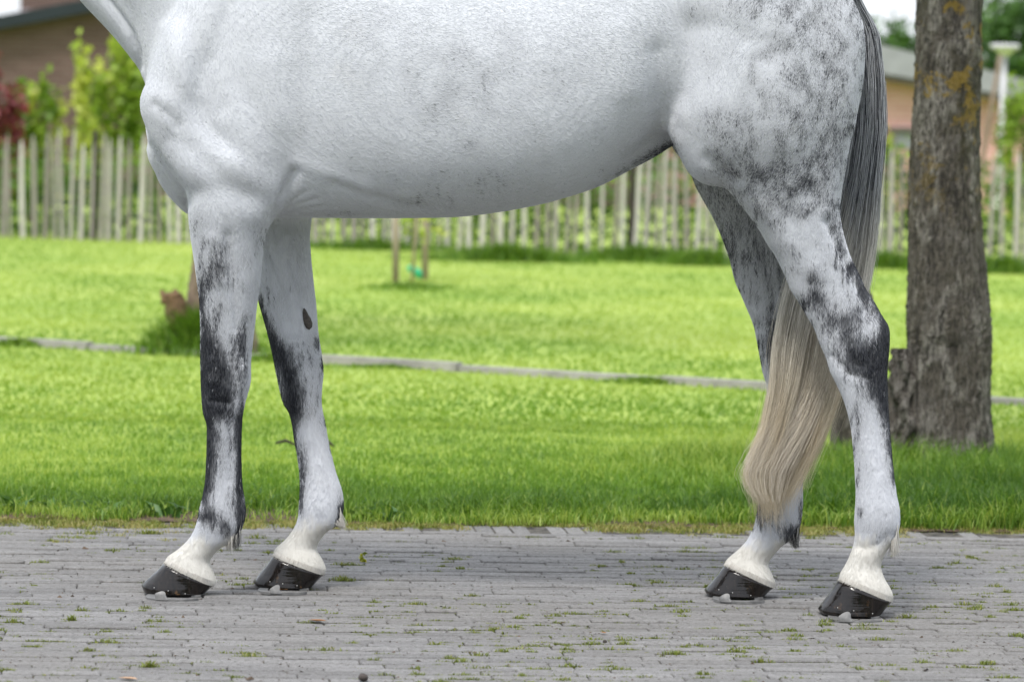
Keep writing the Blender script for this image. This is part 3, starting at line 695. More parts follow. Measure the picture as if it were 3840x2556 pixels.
def cells(size, seed):
    """distance to the nearest of a jittered grid of spots, in cells"""
    r_ = np.random.default_rng(seed); J = r_.uniform(0.1, .9, (97, 97, 2)); Rad = r_.uniform(.5, 1.25, (97, 97))
    X = u_ / size + 500 + .5 * (fb(1 / 45., seed + 1) - .5); Y = v_ * .85 / size + 500 + .5 * (fb(1 / 45., seed + 2) - .5); i0 = np.floor(X).astype(int); j0 = np.floor(Y).astype(int); best = np.full(nv, 9.)
    for di in (-1, 0, 1):
        for dj in (-1, 0, 1):
            i_, j_ = (i0 + di), (j0 + dj); q = J[i_ % 97, j_ % 97]
            best = np.minimum(best, np.hypot(X - i_ - q[:, 0], Y - j_ - q[:, 1]) / Rad[i_ % 97, j_ % 97])
    return best
big_ = fb(1 / 110., 51) * .55 + fb(1 / 48., 52, .8) * .3 + fb(1 / 22., 53) * .15
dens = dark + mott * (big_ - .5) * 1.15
spots = np.clip(1 - cells(74, 60) / .52, 0, 1) ** .8
rumpw = np.clip((u_ - 2620) / 200, 0, 1) * np.clip((1250 - v_) / 200, 0, 1) * (~far)
dens -= spots * .10 * np.clip(dens, 0, 1) * rumpw
barw = np.exp(-(((u_ - 1750) / 480) ** 2 + ((v_ - 300) / 300) ** 2))
dens += .17 * barw * (fb(1 / 70., 71) - .35) * 2 - .10 * barw * np.clip(1 - cells(95, 65) / .55, 0, 1)
dens = np.clip(dens, 0, 1.1)
for it in range(9): dens = dens + .6 * lap(dens[:, None])[:, 0]
up_ = np.clip((1000 - v_) / 150, 0, 1) * np.clip((u_ - 2500) / 100, 0, 1) * (~far)
dens = dens * (1 - up_) + up_ * .74 * (1 - np.exp(-1.7 * dens))
dens = dens + mott * (.34 * (fb(1 / 34., 75, .8) - .5) + .26 * (fb(1 / 15., 77, .7) - .5))
sp1 = np.clip(1.25 - cells(60, 62) / .5, 0, 1); sp2 = np.clip(1.1 - cells(34, 63) / .5, 0, 1) * (fb(1 / 150., 64) > .45)
dens = np.clip(dens - rumpw * (.06 + .62 * np.clip(dens, 0, .7)) * np.maximum(sp1, .7 * sp2) + rumpw * .10, 0, 1.05)
for it in range(3): dens = dens + .6 * lap(dens[:, None])[:, 0]
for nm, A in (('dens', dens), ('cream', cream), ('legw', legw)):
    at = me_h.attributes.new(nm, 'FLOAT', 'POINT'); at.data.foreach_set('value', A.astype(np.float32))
me_h.polygons.foreach_set('use_smooth', np.ones(len(me_h.polygons), dtype=bool))

k = N('grey_coat')
hb = k.noise(k.pos((110, 240, 260), (0, 0.5, 0)), 1.0, 3, 0.7); hl = k.noise(k.pos((300, 300, 48), (0, 0.10, 0)), 1.0, 4, 0.7)
hr = k.mix(k.attr('legw'), hb, hl)
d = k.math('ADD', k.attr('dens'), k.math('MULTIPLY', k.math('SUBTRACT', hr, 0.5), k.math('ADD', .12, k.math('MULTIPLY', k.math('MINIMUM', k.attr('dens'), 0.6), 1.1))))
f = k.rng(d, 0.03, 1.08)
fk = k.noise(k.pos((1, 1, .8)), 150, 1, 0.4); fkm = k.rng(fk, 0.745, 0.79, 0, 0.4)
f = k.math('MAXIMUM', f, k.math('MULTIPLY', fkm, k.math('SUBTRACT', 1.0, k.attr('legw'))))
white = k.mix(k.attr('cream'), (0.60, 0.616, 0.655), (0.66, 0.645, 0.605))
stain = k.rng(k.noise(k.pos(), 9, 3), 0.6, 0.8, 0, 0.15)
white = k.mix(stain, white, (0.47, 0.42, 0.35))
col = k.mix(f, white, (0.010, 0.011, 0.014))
k.set(col, 0.65, Specular_IOR_Level=0.15)
k.bump(hr, 0.12, 0.0015); M_COAT = k.m

horse = empty('horse', (0.0, MID, 0.0))
tag(horse, 'dapple grey horse with black-spotted legs standing on the paving', 'horse')
me_h.materials.clear(); me_h.materials.append(M_COAT); me_h.name = 'body'
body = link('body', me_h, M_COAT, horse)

# short coat: single hairs lying along the body, white or black as the pattern asks
NP_ = len(me_h.polygons); PVi = np.empty(NP_ * 4, np.int32) if all(len(p_.vertices) == 4 for p_ in me_h.polygons) else None
if PVi is not None:
    me_h.polygons.foreach_get('vertices', PVi); PVi = PVi.reshape(-1, 4)
    fc = P[PVi].mean(1); fn = Nn[PVi[:, 0]]; fu, fv = proj(fc)
    vis = (fu > -80) & (fu < 3920) & (fv > -60) & (((CAM - fc) * fn).sum(1) > -2.0)
    idx = np.nonzero(vis)[0]; NH_ = 420000
    pick = idx[rng.integers(0, len(idx), NH_)]
    w4 = rng.dirichlet(np.ones(4), NH_)
    root = (P[PVi[pick]] * w4[:, :, None]).sum(1); nn_ = Nn[PVi[pick]].mean(1); nn_ /= np.linalg.norm(nn_, axis=1)[:, None]
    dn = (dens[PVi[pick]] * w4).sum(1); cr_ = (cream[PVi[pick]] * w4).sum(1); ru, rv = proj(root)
    # lie of the hair
    sh = np.clip((1150 - ru) / 350, 0, 1); rp = np.clip((ru - 2450) / 350, 0, 1); lg = np.clip((rv - 720) / 200, 0, 1)
    fxz = np.stack([np.full(NH_, .92), np.full(NH_, -.38)], 1) * (1 - sh - rp).clip(0, 1)[:, None] + np.array([.45, -.9]) * sh[:, None] + np.array([-.22, -.97]) * rp[:, None]
    fxz = fxz * (1 - lg)[:, None] + np.array([.06, -1.0]) * lg[:, None]
    an = rng.normal(0, .22, NH_) + .5 * (vnoise(ru, rv, 1 / 120., 81) - .5); c1, s1 = np.cos(an), np.sin(an)
    fl_ = np.stack([fxz[:, 0] * c1 - fxz[:, 1] * s1, np.zeros(NH_), fxz[:, 0] * s1 + fxz[:, 1] * c1], 1)
    fl_ -= nn_ * (fl_ * nn_).sum(1)[:, None]; fl_ /= np.linalg.norm(fl_, axis=1)[:, None] + 1e-6
    ln = (rng.uniform(.005, .010, NH_) * (1 + .35 * lg))[:, None]
    pts = np.stack([root - nn_ * .0004, root + fl_ * ln * .5 + nn_ * ln * .09, root + fl_ * ln + nn_ * ln * rng.uniform(.025, .11, NH_)[:, None]], 1)
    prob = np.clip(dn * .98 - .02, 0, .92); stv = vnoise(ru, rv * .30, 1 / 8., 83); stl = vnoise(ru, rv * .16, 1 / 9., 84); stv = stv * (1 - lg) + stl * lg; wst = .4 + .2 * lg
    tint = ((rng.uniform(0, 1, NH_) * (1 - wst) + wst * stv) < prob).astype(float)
    hc = bpy.data.hair_curves.new('coat_hair'); hc.add_curves([3] * NH_)
    hc.attributes['position'].data.foreach_set('vector', pts.astype(np.float32).reshape(-1))
    ra = hc.attributes.get('radius') or hc.attributes.new('radius', 'FLOAT', 'POINT'); ra.data.foreach_set('value', np.tile(np.array([.00019, .00017, .00005], np.float32), NH_))
    for nm, A in (('tint', tint), ('cream', cr_)): at = hc.attributes.new(nm, 'FLOAT', 'CURVE'); at.data.foreach_set('value', A.astype(np.float32))
    k = N('coat_hair'); hi = k.n('HairInfo')
    wh = k.mix(k.attr('cream'), k.mix(hi.outputs['Random'], (0.60, 0.616, 0.655), (0.68, 0.697, 0.738)), k.mix(hi.outputs['Random'], (0.63, 0.615, 0.575), (0.72, 0.705, 0.665)))
    k.set(k.mix(k.attr('tint'), wh, k.mix(hi.outputs['Random'], (0.008, 0.009, 0.013), (0.075, 0.08, 0.098))), 0.5, Specular_IOR_Level=0.25)
    hc.materials.append(k.m)
    oh = bpy.data.objects.new('coat_hair', hc); COL.objects.link(oh); oh.parent = horse; oh.matrix_parent_inverse = Matrix.Translation(horse.location).inverted()
# hooves and shoes
k = N('hoof_horn'); p = k.pos(); st_ = k.noise(k.pos((160, 160, 14), (0, 0.7, 0)), 1.0, 4); rg = k.noise(k.pos((6, 6, 160), (0, -0.35, 0)), 1.0, 3); bl = k.noise(p, 38, 5); bl2 = k.noise(p, 140, 3)
c = k.mix(k.rng(st_, 0.35, 0.7), (0.006, 0.005, 0.005), (0.016, 0.012, 0.010))
sp = k.n('SeparateXYZ'); k.l(p, sp.inputs[0]); low = k.rng(sp.outputs[2], 0.05, 0.012)
c = k.mix(k.math('MULTIPLY', k.rng(bl, 0.62, 0.70), k.math('MULTIPLY', low, 0.4)), c, (0.20, 0.11, 0.045))
c = k.mix(k.rng(bl2, 0.68, 0.74, 0, 0.25), c, (0.08, 0.07, 0.06))
k.set(c, k.rng(bl, 0.3, 0.75, 0.04, 0.16), Specular_IOR_Level=0.42); wv_ = k.noise(k.pos((26, 26, 7), (0, 0.7, 0)), 1.0, 2); k.bump(k.math('ADD', k.math('MULTIPLY', wv_, 2.5), k.math('ADD', k.math('MULTIPLY', rg, .35), k.math('MULTIPLY', st_, .35))), 0.45, 0.004); M_HOOF = k.m
k = N('shoe_metal'); n1 = k.noise(k.pos(), 60, 5); k.set(k.mix(k.rng(n1, 0.35, 0.7), (0.15, 0.15, 0.15), (0.25, 0.245, 0.24)), k.rng(n1, 0.3, 0.7, 0.4, 0.55), Metallic=0.35); k.bump(n1, 0.2, 0.001); M_SHOE = k.m
M_NAIL = plain('nail_metal', (0.45, 0.44, 0.42), 0.4, 0.1, 80, 0.1, metal=0.6)

def hoof(cf, cb, toe, toe2, heel, yh, clip, ctop):
    """coronet front and back, toe, toe at the shoe, heel at the shoe (photograph pixels), lateral centre, clip u range and top v"""
    pf, pb = W1(*cf, yh), W1(*cb, yh); t1, t2, hh = W1(*toe, yh), W1(*toe2, yh), W1(*heel, yh)
    t2[2] = 0.0062; hh[2] = 0.0062
    lev = [0, .12, .3, .5, .7, .86, .95, 1.0]
    K = 48; TH = np.linspace(0, 2 * math.pi, K, endpoint=False)
    def ringf(s, th, extra=0.0):
        a = pf + (t1 - pf) * min(1, s / 0.86) if s <= .86 else t1 + (t2 - t1) * (s - .86) / .14
        b = pb + (hh - pb) * s
        t = 0.0545 + 0.0125 * s + extra; c_ = (a + b) / 2; h_ = (a - b) / 2
        h_ = h_ * (1 + extra / np.linalg.norm(h_))
        cc, ss = math.cos(th), math.sin(th)
        e = 0.86 if cc > 0 else 0.72
        return c_ + h_ * math.copysign(abs(cc) ** e, cc) + np.array([0, t * math.copysign(abs(ss) ** 0.88, ss), 0])
    rings = [[(pf + pb) / 2 + (ringf(0, th) - (pf + pb) / 2) * 0.86 + np.array([0, 0, -.003]) for th in TH]] + [[ringf(s, th, 0.0015 if s < .2 else 0) for th in TH] for s in lev]
    n = len(rings); V = [p for r_ in rings for p in r_]
    F = [(i * K + j, i * K + (j + 1) % K, (i + 1) * K + (j + 1) % K, (i + 1) * K + j) for i in range(n - 1) for j in range(K)]
    F += [tuple(range(K - 1, -1, -1)), tuple((n - 1) * K + j for j in range(K))]
    h = link('hoof', mesh('hoof', V, F, True), M_HOOF, horse)
    # shoe: an open U following the lower rim
    A = np.linspace(R(-152), R(152), 61); mb = MB(); V = []; ctr = (t2 + hh) / 2
    for th in A:
        q = ringf(1.0, th, -0.0012) - np.array([-.011 * max(0, math.cos(th)) ** 3, 0, 0]); i_ = ctr + (q - ctr) * (1 - 0.024 / np.linalg.norm((q - ctr)[:2]))
        V += [(q[0], q[1], 0.0), (q[0], q[1], .0062), (i_[0], i_[1], .0062), (i_[0], i_[1], 0.0)]
    F = [(i * 4 + a, i * 4 + (a + 1) % 4, (i + 1) * 4 + (a + 1) % 4, (i + 1) * 4 + a) for i in range(len(A) - 1) for a in range(4)] + [(3, 2, 1, 0), tuple((len(A) - 1) * 4 + j for j in range(4))]
    mb.add(V, F)
    ths = np.linspace(R(181), R(359), 400); us = np.array([proj(np.array([ringf(1.0, t)]))[0][0] for t in ths])
    okc = ths > R(225)
    thA = ths[okc][np.argmin(abs(us[okc] - clip[0]))]; thB = ths[okc][np.argmin(abs(us[okc] - clip[1]))]
    vt = np.array([proj(np.array([ringf(s, (thA + thB) / 2)]))[1][0] for s in np.linspace(0, 1, 60)]); sc_ = np.linspace(0, 1, 60)[np.argmin(abs(vt - ctop))]
    for outer in (1,):
        V = []; na, ns = 13, 6
        for off_ in (0.0018, -0.001):
            for i in range(na):
                f = i / (na - 1); th = thA + (thB - thA) * f; hgt = max(0, 1 - abs(2 * f - 1) ** 2.0) ** 0.6
                for j in range(ns):
                    s = 1.0 - (1.0 - sc_) * hgt * j / (ns - 1); q = ringf(s, th, off_ - 0.0015 * j / ns * (off_ > 0))
                    if j == 0: q[2] = 0.004
                    V.append(q)
        F = []; m0 = na * ns
        for i in range(na - 1):
            for j in range(ns - 1):
                a = i * ns + j; F.append((a, a + ns, a + ns + 1, a + 1)); F.append((m0 + a + 1, m0 + a + ns + 1, m0 + a + ns, m0 + a))
            a = i * ns + ns - 1; F.append((a, a + ns, m0 + a + ns, m0 + a))
        mb.add(V, F)
    shoe = mb.build('horseshoe', M_SHOE, h, True)
    try: shoe.data.set_sharp_from_angle(angle=R(35))
    except Exception: pass
    for i, f in enumerate((-1.1, 0.35, 1.5)):
        th = thA + (thB - thA) * (0.5 + f * 0.9); s = sc_ - 0.06
        if not (R(185) < th < R(352)): continue
        q = ringf(max(.3, s), th, 0.001); nb = MB(); nb.add(*tube([q + np.array([0, -.0016, 0]), q + np.array([0, .002, 0])], [0.0011, 0.0015], 6)); nb.build('nail_clinch', M_NAIL, h, True)
    return ringf
RF = {}
RF['NF'] = hoof((622, 2106), (800, 2192), (531, 2190), (540, 2218), (770, 2223), YNF, (594, 640), 2201)
RF['FF'] = hoof((1029, 2078), (1214, 2150), (949, 2178), (958, 2200), (1172, 2200), YFF, (1020, 1064), 2176)
RF['NH'] = hoof((3151, 2170), (3342, 2252), (3067, 2280), (3076, 2304), (3303, 2300), YNH, (3136, 3186), 2276)
RF['FH'] = hoof((2722, 2114), (2900, 2200), (2641, 2211), (2648, 2234), (2868, 2236), YFH, (2692, 2736), 2209)

# hair: tail, fetlock tufts, coronet fringe
def hair(name, strands, radius, mat, parent, tip=0.25):
    """strands: list of (k, 3) arrays of equal k"""
    S = np.asarray(strands, np.float32); n, kk = S.shape[:2]
    hc = bpy.data.hair_curves.new(name); hc.add_curves([kk] * n)
    hc.attributes['position'].data.foreach_set('vector', S.reshape(-1))
    ra = hc.attributes.get('radius') or hc.attributes.new('radius', 'FLOAT', 'POINT')
    pr = np.tile(radius * np.linspace(1, tip, kk), n); ra.data.foreach_set('value', pr.astype(np.float32))
    hc.materials.append(mat)
    o = bpy.data.objects.new(name, hc); COL.objects.link(o); o.parent = parent; o.matrix_parent_inverse = Matrix.Translation(parent.location).inverted()
    return o
def hair_mat(name, build):
    k = N(name); hi = k.n('HairInfo'); rnd = hi.outputs['Random']
    k.set(build(k, rnd), 0.45, Specular_IOR_Level=0.35); return k.m
def tail_col(k, rnd):
    p = k.pos(); sp = k.n('SeparateXYZ'); k.l(p, sp.inputs[0])
    cl = k.noise(k.pos((30, 30, 2.0)), 1.0, 3)
    lowf = k.rng(k.math('ADD', sp.outputs[2], k.math('MULTIPLY', k.math('SUBTRACT', cl, .5), 0.5)), 1.02, 0.80)
    darkc = k.mix(k.rng(rnd, 0.2, 0.75), (0.035, 0.039, 0.048), (0.46, 0.475, 0.50))
    mid = k.mix(k.rng(rnd, 0.2, 0.9), (0.42, 0.40, 0.365), (0.78, 0.755, 0.70))
    c = k.mix(lowf, darkc, mid)
    l2 = k.rng(sp.outputs[2], 0.75, 0.45)
    cream_ = k.mix(rnd, (0.42, 0.355, 0.25), (0.86, 0.78, 0.62))
    cream_ = k.mix(k.rng(cl, 0.42, 0.62), k.mix(1, cream_, (0.88, 0.84, 0.79), 'MULTIPLY'), cream_)
    return k.mix(l2, c, cream_)
M_TAIL = hair_mat('tail_hair', tail_col)
TE = np.array([(-160, 3120, 3170), (-60, 3140, 3195), (0, 3155, 3220), (60, 3165, 3256), (130, 3165, 3290), (300, 3150, 3311), (480, 3135, 3312), (650, 3105, 3294), (837, 3050, 3280), (937, 3005, 3271), (1038, 2966, 3256),
               (1150, 2938, 3228), (1300, 2910, 3188), (1434, 2900, 3150), (1521, 2882, 3123), (1615, 2858, 3092), (1695, 2826, 3058), (1782, 2808, 3015), (1836, 2826, 2985), (1900, 2868, 2945)], float)
def tedge(v, a):
    l_ = np.interp(v, TE[:, 0], TE[:, 1]); r_ = np.interp(v, TE[:, 0], TE[:, 2]); return (l_ + r_) / 2 + a * (r_ - l_) / 2
strands = []; KK = 30; NCL = 170
cl_a = rng.uniform(-0.97, 0.97, NCL); cl_y = rng.normal(0, .55, NCL); cl_end = 1920 - 430 * rng.uniform(0, 1, NCL) ** 1.4; cl_ph = rng.uniform(0, 6.28, NCL)
for i in range(11000):
    c_ = rng.integers(NCL); a = np.clip(cl_a[c_] + rng.normal(0, 0.13), -1.03, 1.03); yo = cl_y[c_] + rng.normal(0, .22)
    v0 = rng.uniform(-150, 120) if rng.uniform() < .6 else rng.uniform(100, 520)
    v1 = cl_end[c_] + rng.normal(0, 35) - 60 * max(0, a) * 1.0
    if rng.uniform() < .10: v1 = rng.uniform(900, 1600)
    vv = v0 + (v1 - v0) * np.linspace(0, 1, KK) ** 0.9
    tt = (vv + 160) / 2060
    uu = tedge(vv, a) + 5 * np.sin(vv / 130 + cl_ph[c_]) + np.cumsum(rng.normal(0, 1.2, KK)) + (vv > 1600) * (vv - 1600) * rng.normal(0, 0.07)
    if rng.uniform() < .025: uu = uu + rng.normal(0, 1) * 30 * tt
    yy = MID + 0.02 + yo * (0.012 + 0.038 * np.clip(tt * 1.6, 0, 1)) + np.cumsum(rng.normal(0, .0006, KK))
    s_ = np.exp(-((vv - 1080) / 230) ** 2); yy += 0.02 * s_
    strands.append(W(uu, vv, yy))
tail = hair('tail', strands, 0.00050, M_TAIL, horse, 0.2)
lock = []
for i in range(900):
    a0 = rng.uniform(-.55, .75); v0 = rng.uniform(1150, 1420); v1 = rng.uniform(1560, 1890); vv = v0 + (v1 - v0) * np.linspace(0, 1, KK)
    t = np.clip((vv - 1380) / 380, 0, 1); dr = rng.normal(.5, .25); a = a0 - dr * t ** 1.3
    uu = tedge(vv, a) + np.cumsum(rng.normal(0, 1.0, KK)) - 8 * t ** 3 * rng.uniform(0, 1.6) * (a < -.5); vv2 = vv
    lock.append(W(uu, vv2, MID - .035 - rng.uniform(0, .02) + .03 * (1 - t) + np.cumsum(rng.normal(0, .0005, KK))))
tl = hair('tail_lock', lock, 0.00045, hair_mat('pale_hair', lambda k, r_: k.mix(r_, (0.46, 0.40, 0.315), (0.78, 0.72, 0.62))), horse, 0.35)
tail['label'] = 'long tail, dark grey above and cream below, hanging between the hind legs'

M_WHITEHAIR = hair_mat('white_hair', lambda k, r_: k.mix(r_, (0.50, 0.47, 0.42), (0.68, 0.66, 0.62)))
M_DARKHAIR = hair_mat('dark_hair', lambda k, r_: k.mix(k.rng(r_, .55, .9), (0.018, 0.018, 0.022), (0.5, 0.49, 0.46)))
def fetlock(pts, tip, y, n, mat, spread=10, nm='fetlock_hair'):
    st = []
    for i in range(n):
        f = rng.uniform(0, 1) * (len(pts) - 1); j = min(int(f), len(pts) - 2); f -= j
        u = pts[j][0] * (1 - f) + pts[j + 1][0] * f; v = pts[j][1] * (1 - f) + pts[j + 1][1] * f
        g = rng.uniform(.55, 1.0); tu, tv = tip[0] + rng.normal(0, spread), tip[1] + rng.normal(0, spread * .8)
        t = np.linspace(0, 1, 7); yy = y + rng.normal(0, .014) + rng.normal(0, .004) * t
        eu = u + (tu - u) * g; ev = v + (tv - v) * g
        st.append(W(u + (eu - u) * t ** 1.3, v + (ev - v) * t ** 0.85 + 6 * t * t, yy))
    return hair(nm, st, 0.0006, mat, horse)
fetlock([(906, 1930), (900, 1985), (880, 2010)], (884, 2050), YNF, 420, M_DARKHAIR, 9)
fetlock([(880, 2000), (850, 2022)], (862, 2055), YNF, 260, M_WHITEHAIR, 12)
fetlock([(1276, 1890), (1274, 1940), (1250, 1962)], (1290, 1972), YFF, 420, M_WHITEHAIR, 7)
fetlock([(3368, 1960), (3358, 2010), (3335, 2035)], (3356, 2076), YNH, 480, M_WHITEHAIR, 10)
fetlock([(2998, 1960), (2985, 1995), (2950, 2018)], (2986, 2046), YFH, 380, M_DARKHAIR, 7)
def coronet(rf, n):
    st = []
    for i in range(n):
        th = rng.uniform(0, 2 * math.pi); a = rf(-0.10, th, -0.001) if False else rf(0.0, th, 0.0); up = np.array([0.004, 0, 0.012])
        ln = rng.uniform(.0, .05); c_ = rf(ln, th, 0.0012) ; c_ += np.array([rng.normal(0, .002), 0, 0])
        t = np.linspace(0, 1, 5)[:, None]; s0 = a + up; s1 = rf(0.02, th, 0.0012)
        st.append((1 - t) ** 2 * s0 + 2 * t * (1 - t) * s1 + t * t * c_)
    return hair('coronet_hair', st, 0.0005, M_WHITEHAIR, horse)
for q in RF.values(): coronet(q, 1000)

# the chestnut, a horny plate on the inner side of the far forearm
k = N('horn_plate'); n1 = k.noise(k.pos(), 160, 5); k.set(k.mix(k.rng(n1, .3, .7), (0.035, 0.030, 0.027), (0.10, 0.085, 0.075)), 0.75); k.bump(n1, 1.0, 0.006); M_CHEST = k.m
from mathutils.bvhtree import BVHTree
bvh = BVHTree.FromPolygons([tuple(p_) for p_ in P], [tuple(f.vertices) for f in me_h.polygons])
def onbody(u, v):
    d_ = W1(u, v, 0.0) - CAM; h_ = bvh.ray_cast(Vector(CAM), Vector(d_).normalized()); return h_[0], h_[1]
prof = [(1141, 1153), (1148, 1162), (1156, 1178), (1166, 1193), (1173, 1212), (1171, 1228), (1160, 1237), (1149, 1232), (1141, 1217), (1136, 1195), (1134, 1172), (1136, 1158)]
cu, cv = 1152, 1200
V = []; F = []; nP = len(prof)
for s, hgt in ((1.0, -.001), (.92, .0035), (.6, .006)):
    for u, v in prof:
        q, nn_ = onbody(cu + (u - cu) * s, cv + (v - cv) * s)
        if q is None: q = Vector(W1(u, v, YFF - .06)); nn_ = Vector((0, -1, 0))
        V.append(tuple(q + Vector((0, -1, 0)) * hgt))
V.append(tuple(np.mean(np.array(V[2 * nP:]), 0) + np.array([0, -.001, 0])))
for r_ in range(2):
    for i in range(nP): F.append((r_ * nP + i, r_ * nP + (i + 1) % nP, (r_ + 1) * nP + (i + 1) % nP, (r_ + 1) * nP + i))
for i in range(nP): F.append((2 * nP + i, 2 * nP + (i + 1) % nP, 3 * nP))
ch = link('chestnut', mesh('chestnut', V, F, True), M_CHEST, horse); ch['label'] = 'dark horny teardrop-shaped plate on the inner foreleg'

# ------------------------------------------------------------------ trees
k = N('bark'); p = k.pos((1, 1, 0.26)); n1 = k.noise(p, 80, 6, 0.75); n2 = k.noise(k.pos((1, 1, 0.5)), 14, 5, 0.65, 0.4); n3 = k.noise(k.pos((1, 1, .6)), 9, 5, .6); n4 = k.noise(k.pos(), 5.5, 3)
sp = k.n('SeparateXYZ'); k.l(k.pos(), sp.inputs[0])
c = k.mix(k.rng(n1, 0.35, 0.68), (0.036, 0.031, 0.024), (0.26, 0.225, 0.18))
c = k.mix(k.math('MULTIPLY', k.rng(n2, 0.48, 0.58, 0, .9), k.rng(n1, .40, .56)), c, (0.46, 0.43, 0.38))
c = k.mix(k.math('MULTIPLY', k.rng(n4, 0.52, 0.62, 0, .7), k.rng(n1, .35, .6)), c, (0.20, 0.18, 0.16))
c = k.mix(k.math('MULTIPLY', k.rng(n3, 0.5, 0.68), k.rng(sp.outputs[2], 0.5, 1.1, .2, .8)), c, (0.055, 0.048, 0.014))
n6 = k.noise(k.pos((1, 1, .22)), 34, 5, .7, .6)
c = k.mix(k.rng(n6, .47, .36, 0, .85), c, (0.022, 0.017, 0.013))
c = k.mix(k.rng(n6, .56, .66, 0, .55), c, (0.34, 0.315, 0.285))
c = k.mix(k.rng(n2, 0.36, 0.28, 0, .8), c, (0.03, 0.022, 0.016))
nL = k.noise(k.pos(), 8.5, 6, .75); lich = k.math('MULTIPLY', k.rng(nL, 0.545, 0.575), k.rng(sp.outputs[2], 0.8, 1.25))
c = k.mix(k.math('MULTIPLY', lich, .8), c, k.mix(n1, (0.30, 0.18, 0.02), (0.42, 0.30, 0.05)))
k.set(c, 0.9); k.bump(k.math('ADD', n1, k.math('MULTIPLY', n2, 1.5)), 1.0, 0.05); M_BARK = k.m

def trunk_mesh(rows, K=72, amp=0.008, seed=3, steps=8, flare=None):
    """rows: x, y, z, radius"""
    A = spline(rows, steps); V = []; rr = np.random.default_rng(seed)
    ph = rr.uniform(0, 6.28, 8)
    for x, y, z, r in A:
        for j in range(K):
            th = 2 * math.pi * j / K
            q = r * (1 + .035 * math.sin(2 * th + ph[0] + z) + .03 * math.sin(3 * th + ph[1] + 2.1 * z) + .02 * math.sin(5 * th + ph[2] - 3 * z)) + amp * rr.normal(0, .35)
            if flare is not None: q += flare(th, z)
            V.append((x + q * math.cos(th), y + q * math.sin(th), z))
    n = len(A)
    F = [(i * K + j, i * K + (j + 1) % K, (i + 1) * K + (j + 1) % K, (i + 1) * K + j) for i in range(n - 1) for j in range(K)] + [tuple((n - 1) * K + j for j in range(K))]
    return V, F
M_LEAF = leaf_mat('leaf', (0.03, 0.075, 0.012), (0.075, 0.16, 0.022), (0.15, 0.26, 0.04), 0.35)
def leaves(name, C, Rr, n, size, mat, parent, seed=1, t=(0.5, 0.25), clumps=40):
    """leaf-sized folded faces gathered in clumps inside an ellipsoid"""
    r = np.random.default_rng(seed)
    d = r.normal(0, 1, (clumps, 3)); d /= np.linalg.norm(d, axis=1)[:, None]; cc = d * (r.uniform(.25, 1, clumps) ** .5)[:, None]
    ci = r.integers(0, clumps, n); q = cc[ci] + r.normal(0, 0.14, (n, 3)); q = np.asarray(C) + q * np.asarray(Rr)
    a = r.normal(0, 1, (n, 3)); a /= np.linalg.norm(a, axis=1)[:, None]; b = np.cross(a, r.normal(0, 1, (n, 3))); b /= np.linalg.norm(b, axis=1)[:, None]
    s = size * r.uniform(.6, 1.3, n)[:, None]; nn_ = np.cross(a, b)
    V = np.stack([q - a * s * .5, q + b * s * .3 + nn_ * s * .08, q + a * s * .5, q - b * s * .3 + nn_ * s * .08], 1)
    bI = np.arange(n)[:, None] * 4; F = np.concatenate([bI + np.array([[0, 1, 2]]), bI + np.array([[0, 2, 3]])])
    ct = r.normal(t[0], t[1], clumps)[ci] + r.normal(0, .1, n)
    return stuff_mesh(name, V.reshape(-1, 3), F, np.repeat(np.clip(ct, 0, 1), 4), mat, parent)

# big tree beside the hind leg
big = empty('tree', (TX, TY, 0)); tag(big, 'lichen-spotted tree trunk standing in long grass behind the tail', 'tree')
def row(u0_, u1_, v):
    a, b = W1(u0_, v, TY), W1(u1_, v, TY); return ((a[0] + b[0]) / 2, TY, (a[2] + b[2]) / 2, abs(b[0] - a[0]) / 2)
rows = [row(3380, 3724, 1800), row(3392, 3716, 1720), row(3402, 3708, 1640), row(3405, 3704, 1500), row(3407, 3710, 1320), row(3402, 3708, 1200), row(3408, 3694, 1050), row(3410, 3676, 850), row(3412, 3668, 650), row(3428, 3672, 420), row(3440, 3680, 200), row(3446, 3683, 0)]
rows += [(rows[-1][0] + .02, TY, 2.2, .112), (rows[-1][0] + .03, TY, 2.9, .10), (rows[-1][0] + .02, TY + .05, 3.6, .075), (rows[-1][0], TY, 4.4, .04)]
def foot(th, z):
    d_ = (th - math.pi + .25); s_ = 1 / (1 + math.exp((z - .24) / .05)); o_ = .075 * math.exp(-(d_ / .42) ** 2) * s_ * (1 + .25 * math.sin(z * 60) * math.sin(th * 9))
    o_ += .03 * math.exp(-max(z, 0) / .10) * (1 + .6 * math.sin(5 * th + 1))
    return o_ - .012 * math.exp(-((z - .42) / .03) ** 2 - ((th - 4.6) / .4) ** 2)
V, F = trunk_mesh(rows, 96, .006, 3, 14, foot); link('trunk', mesh('trunk', V, F, True), M_BARK, big)
# torn burl and the second stem at its foot
rows = [row(3290, 3470, 1800), row(3300, 3460, 1720), row(3315, 3455, 1600), row(3330, 3450, 1480), row(3342, 3440, 1400), row(3350, 3420, 1340), row(3354, 3402, 1312), row(3366, 3392, 1304)]
rows = [(x, y - .03, z, r) for x, y, z, r in rows]
V, F = trunk_mesh(rows, 36, 0.010, 8, 8, lambda th, z: .012 * math.sin(4 * th + z * 40) + .01 * math.sin(7 * th - z * 55)); link('burl', mesh('burl', V, F, True), M_BARK, big)
rows = [row(3120, 3400, 1730), row(3135, 3360, 1560), row(3130, 3338, 1350), row(3115, 3305, 1180), row(3095, 3262, 1010), row(3060, 3205, 800), row(3010, 3140, 500), row(2950, 3060, 100)]
rows = [(x, y + .22, z, r) for x, y, z, r in rows] + [(rows[-1][0] - .25, TY + .3, 3.0, .045), (rows[-1][0] - .4, TY + .3, 3.8, .03)]
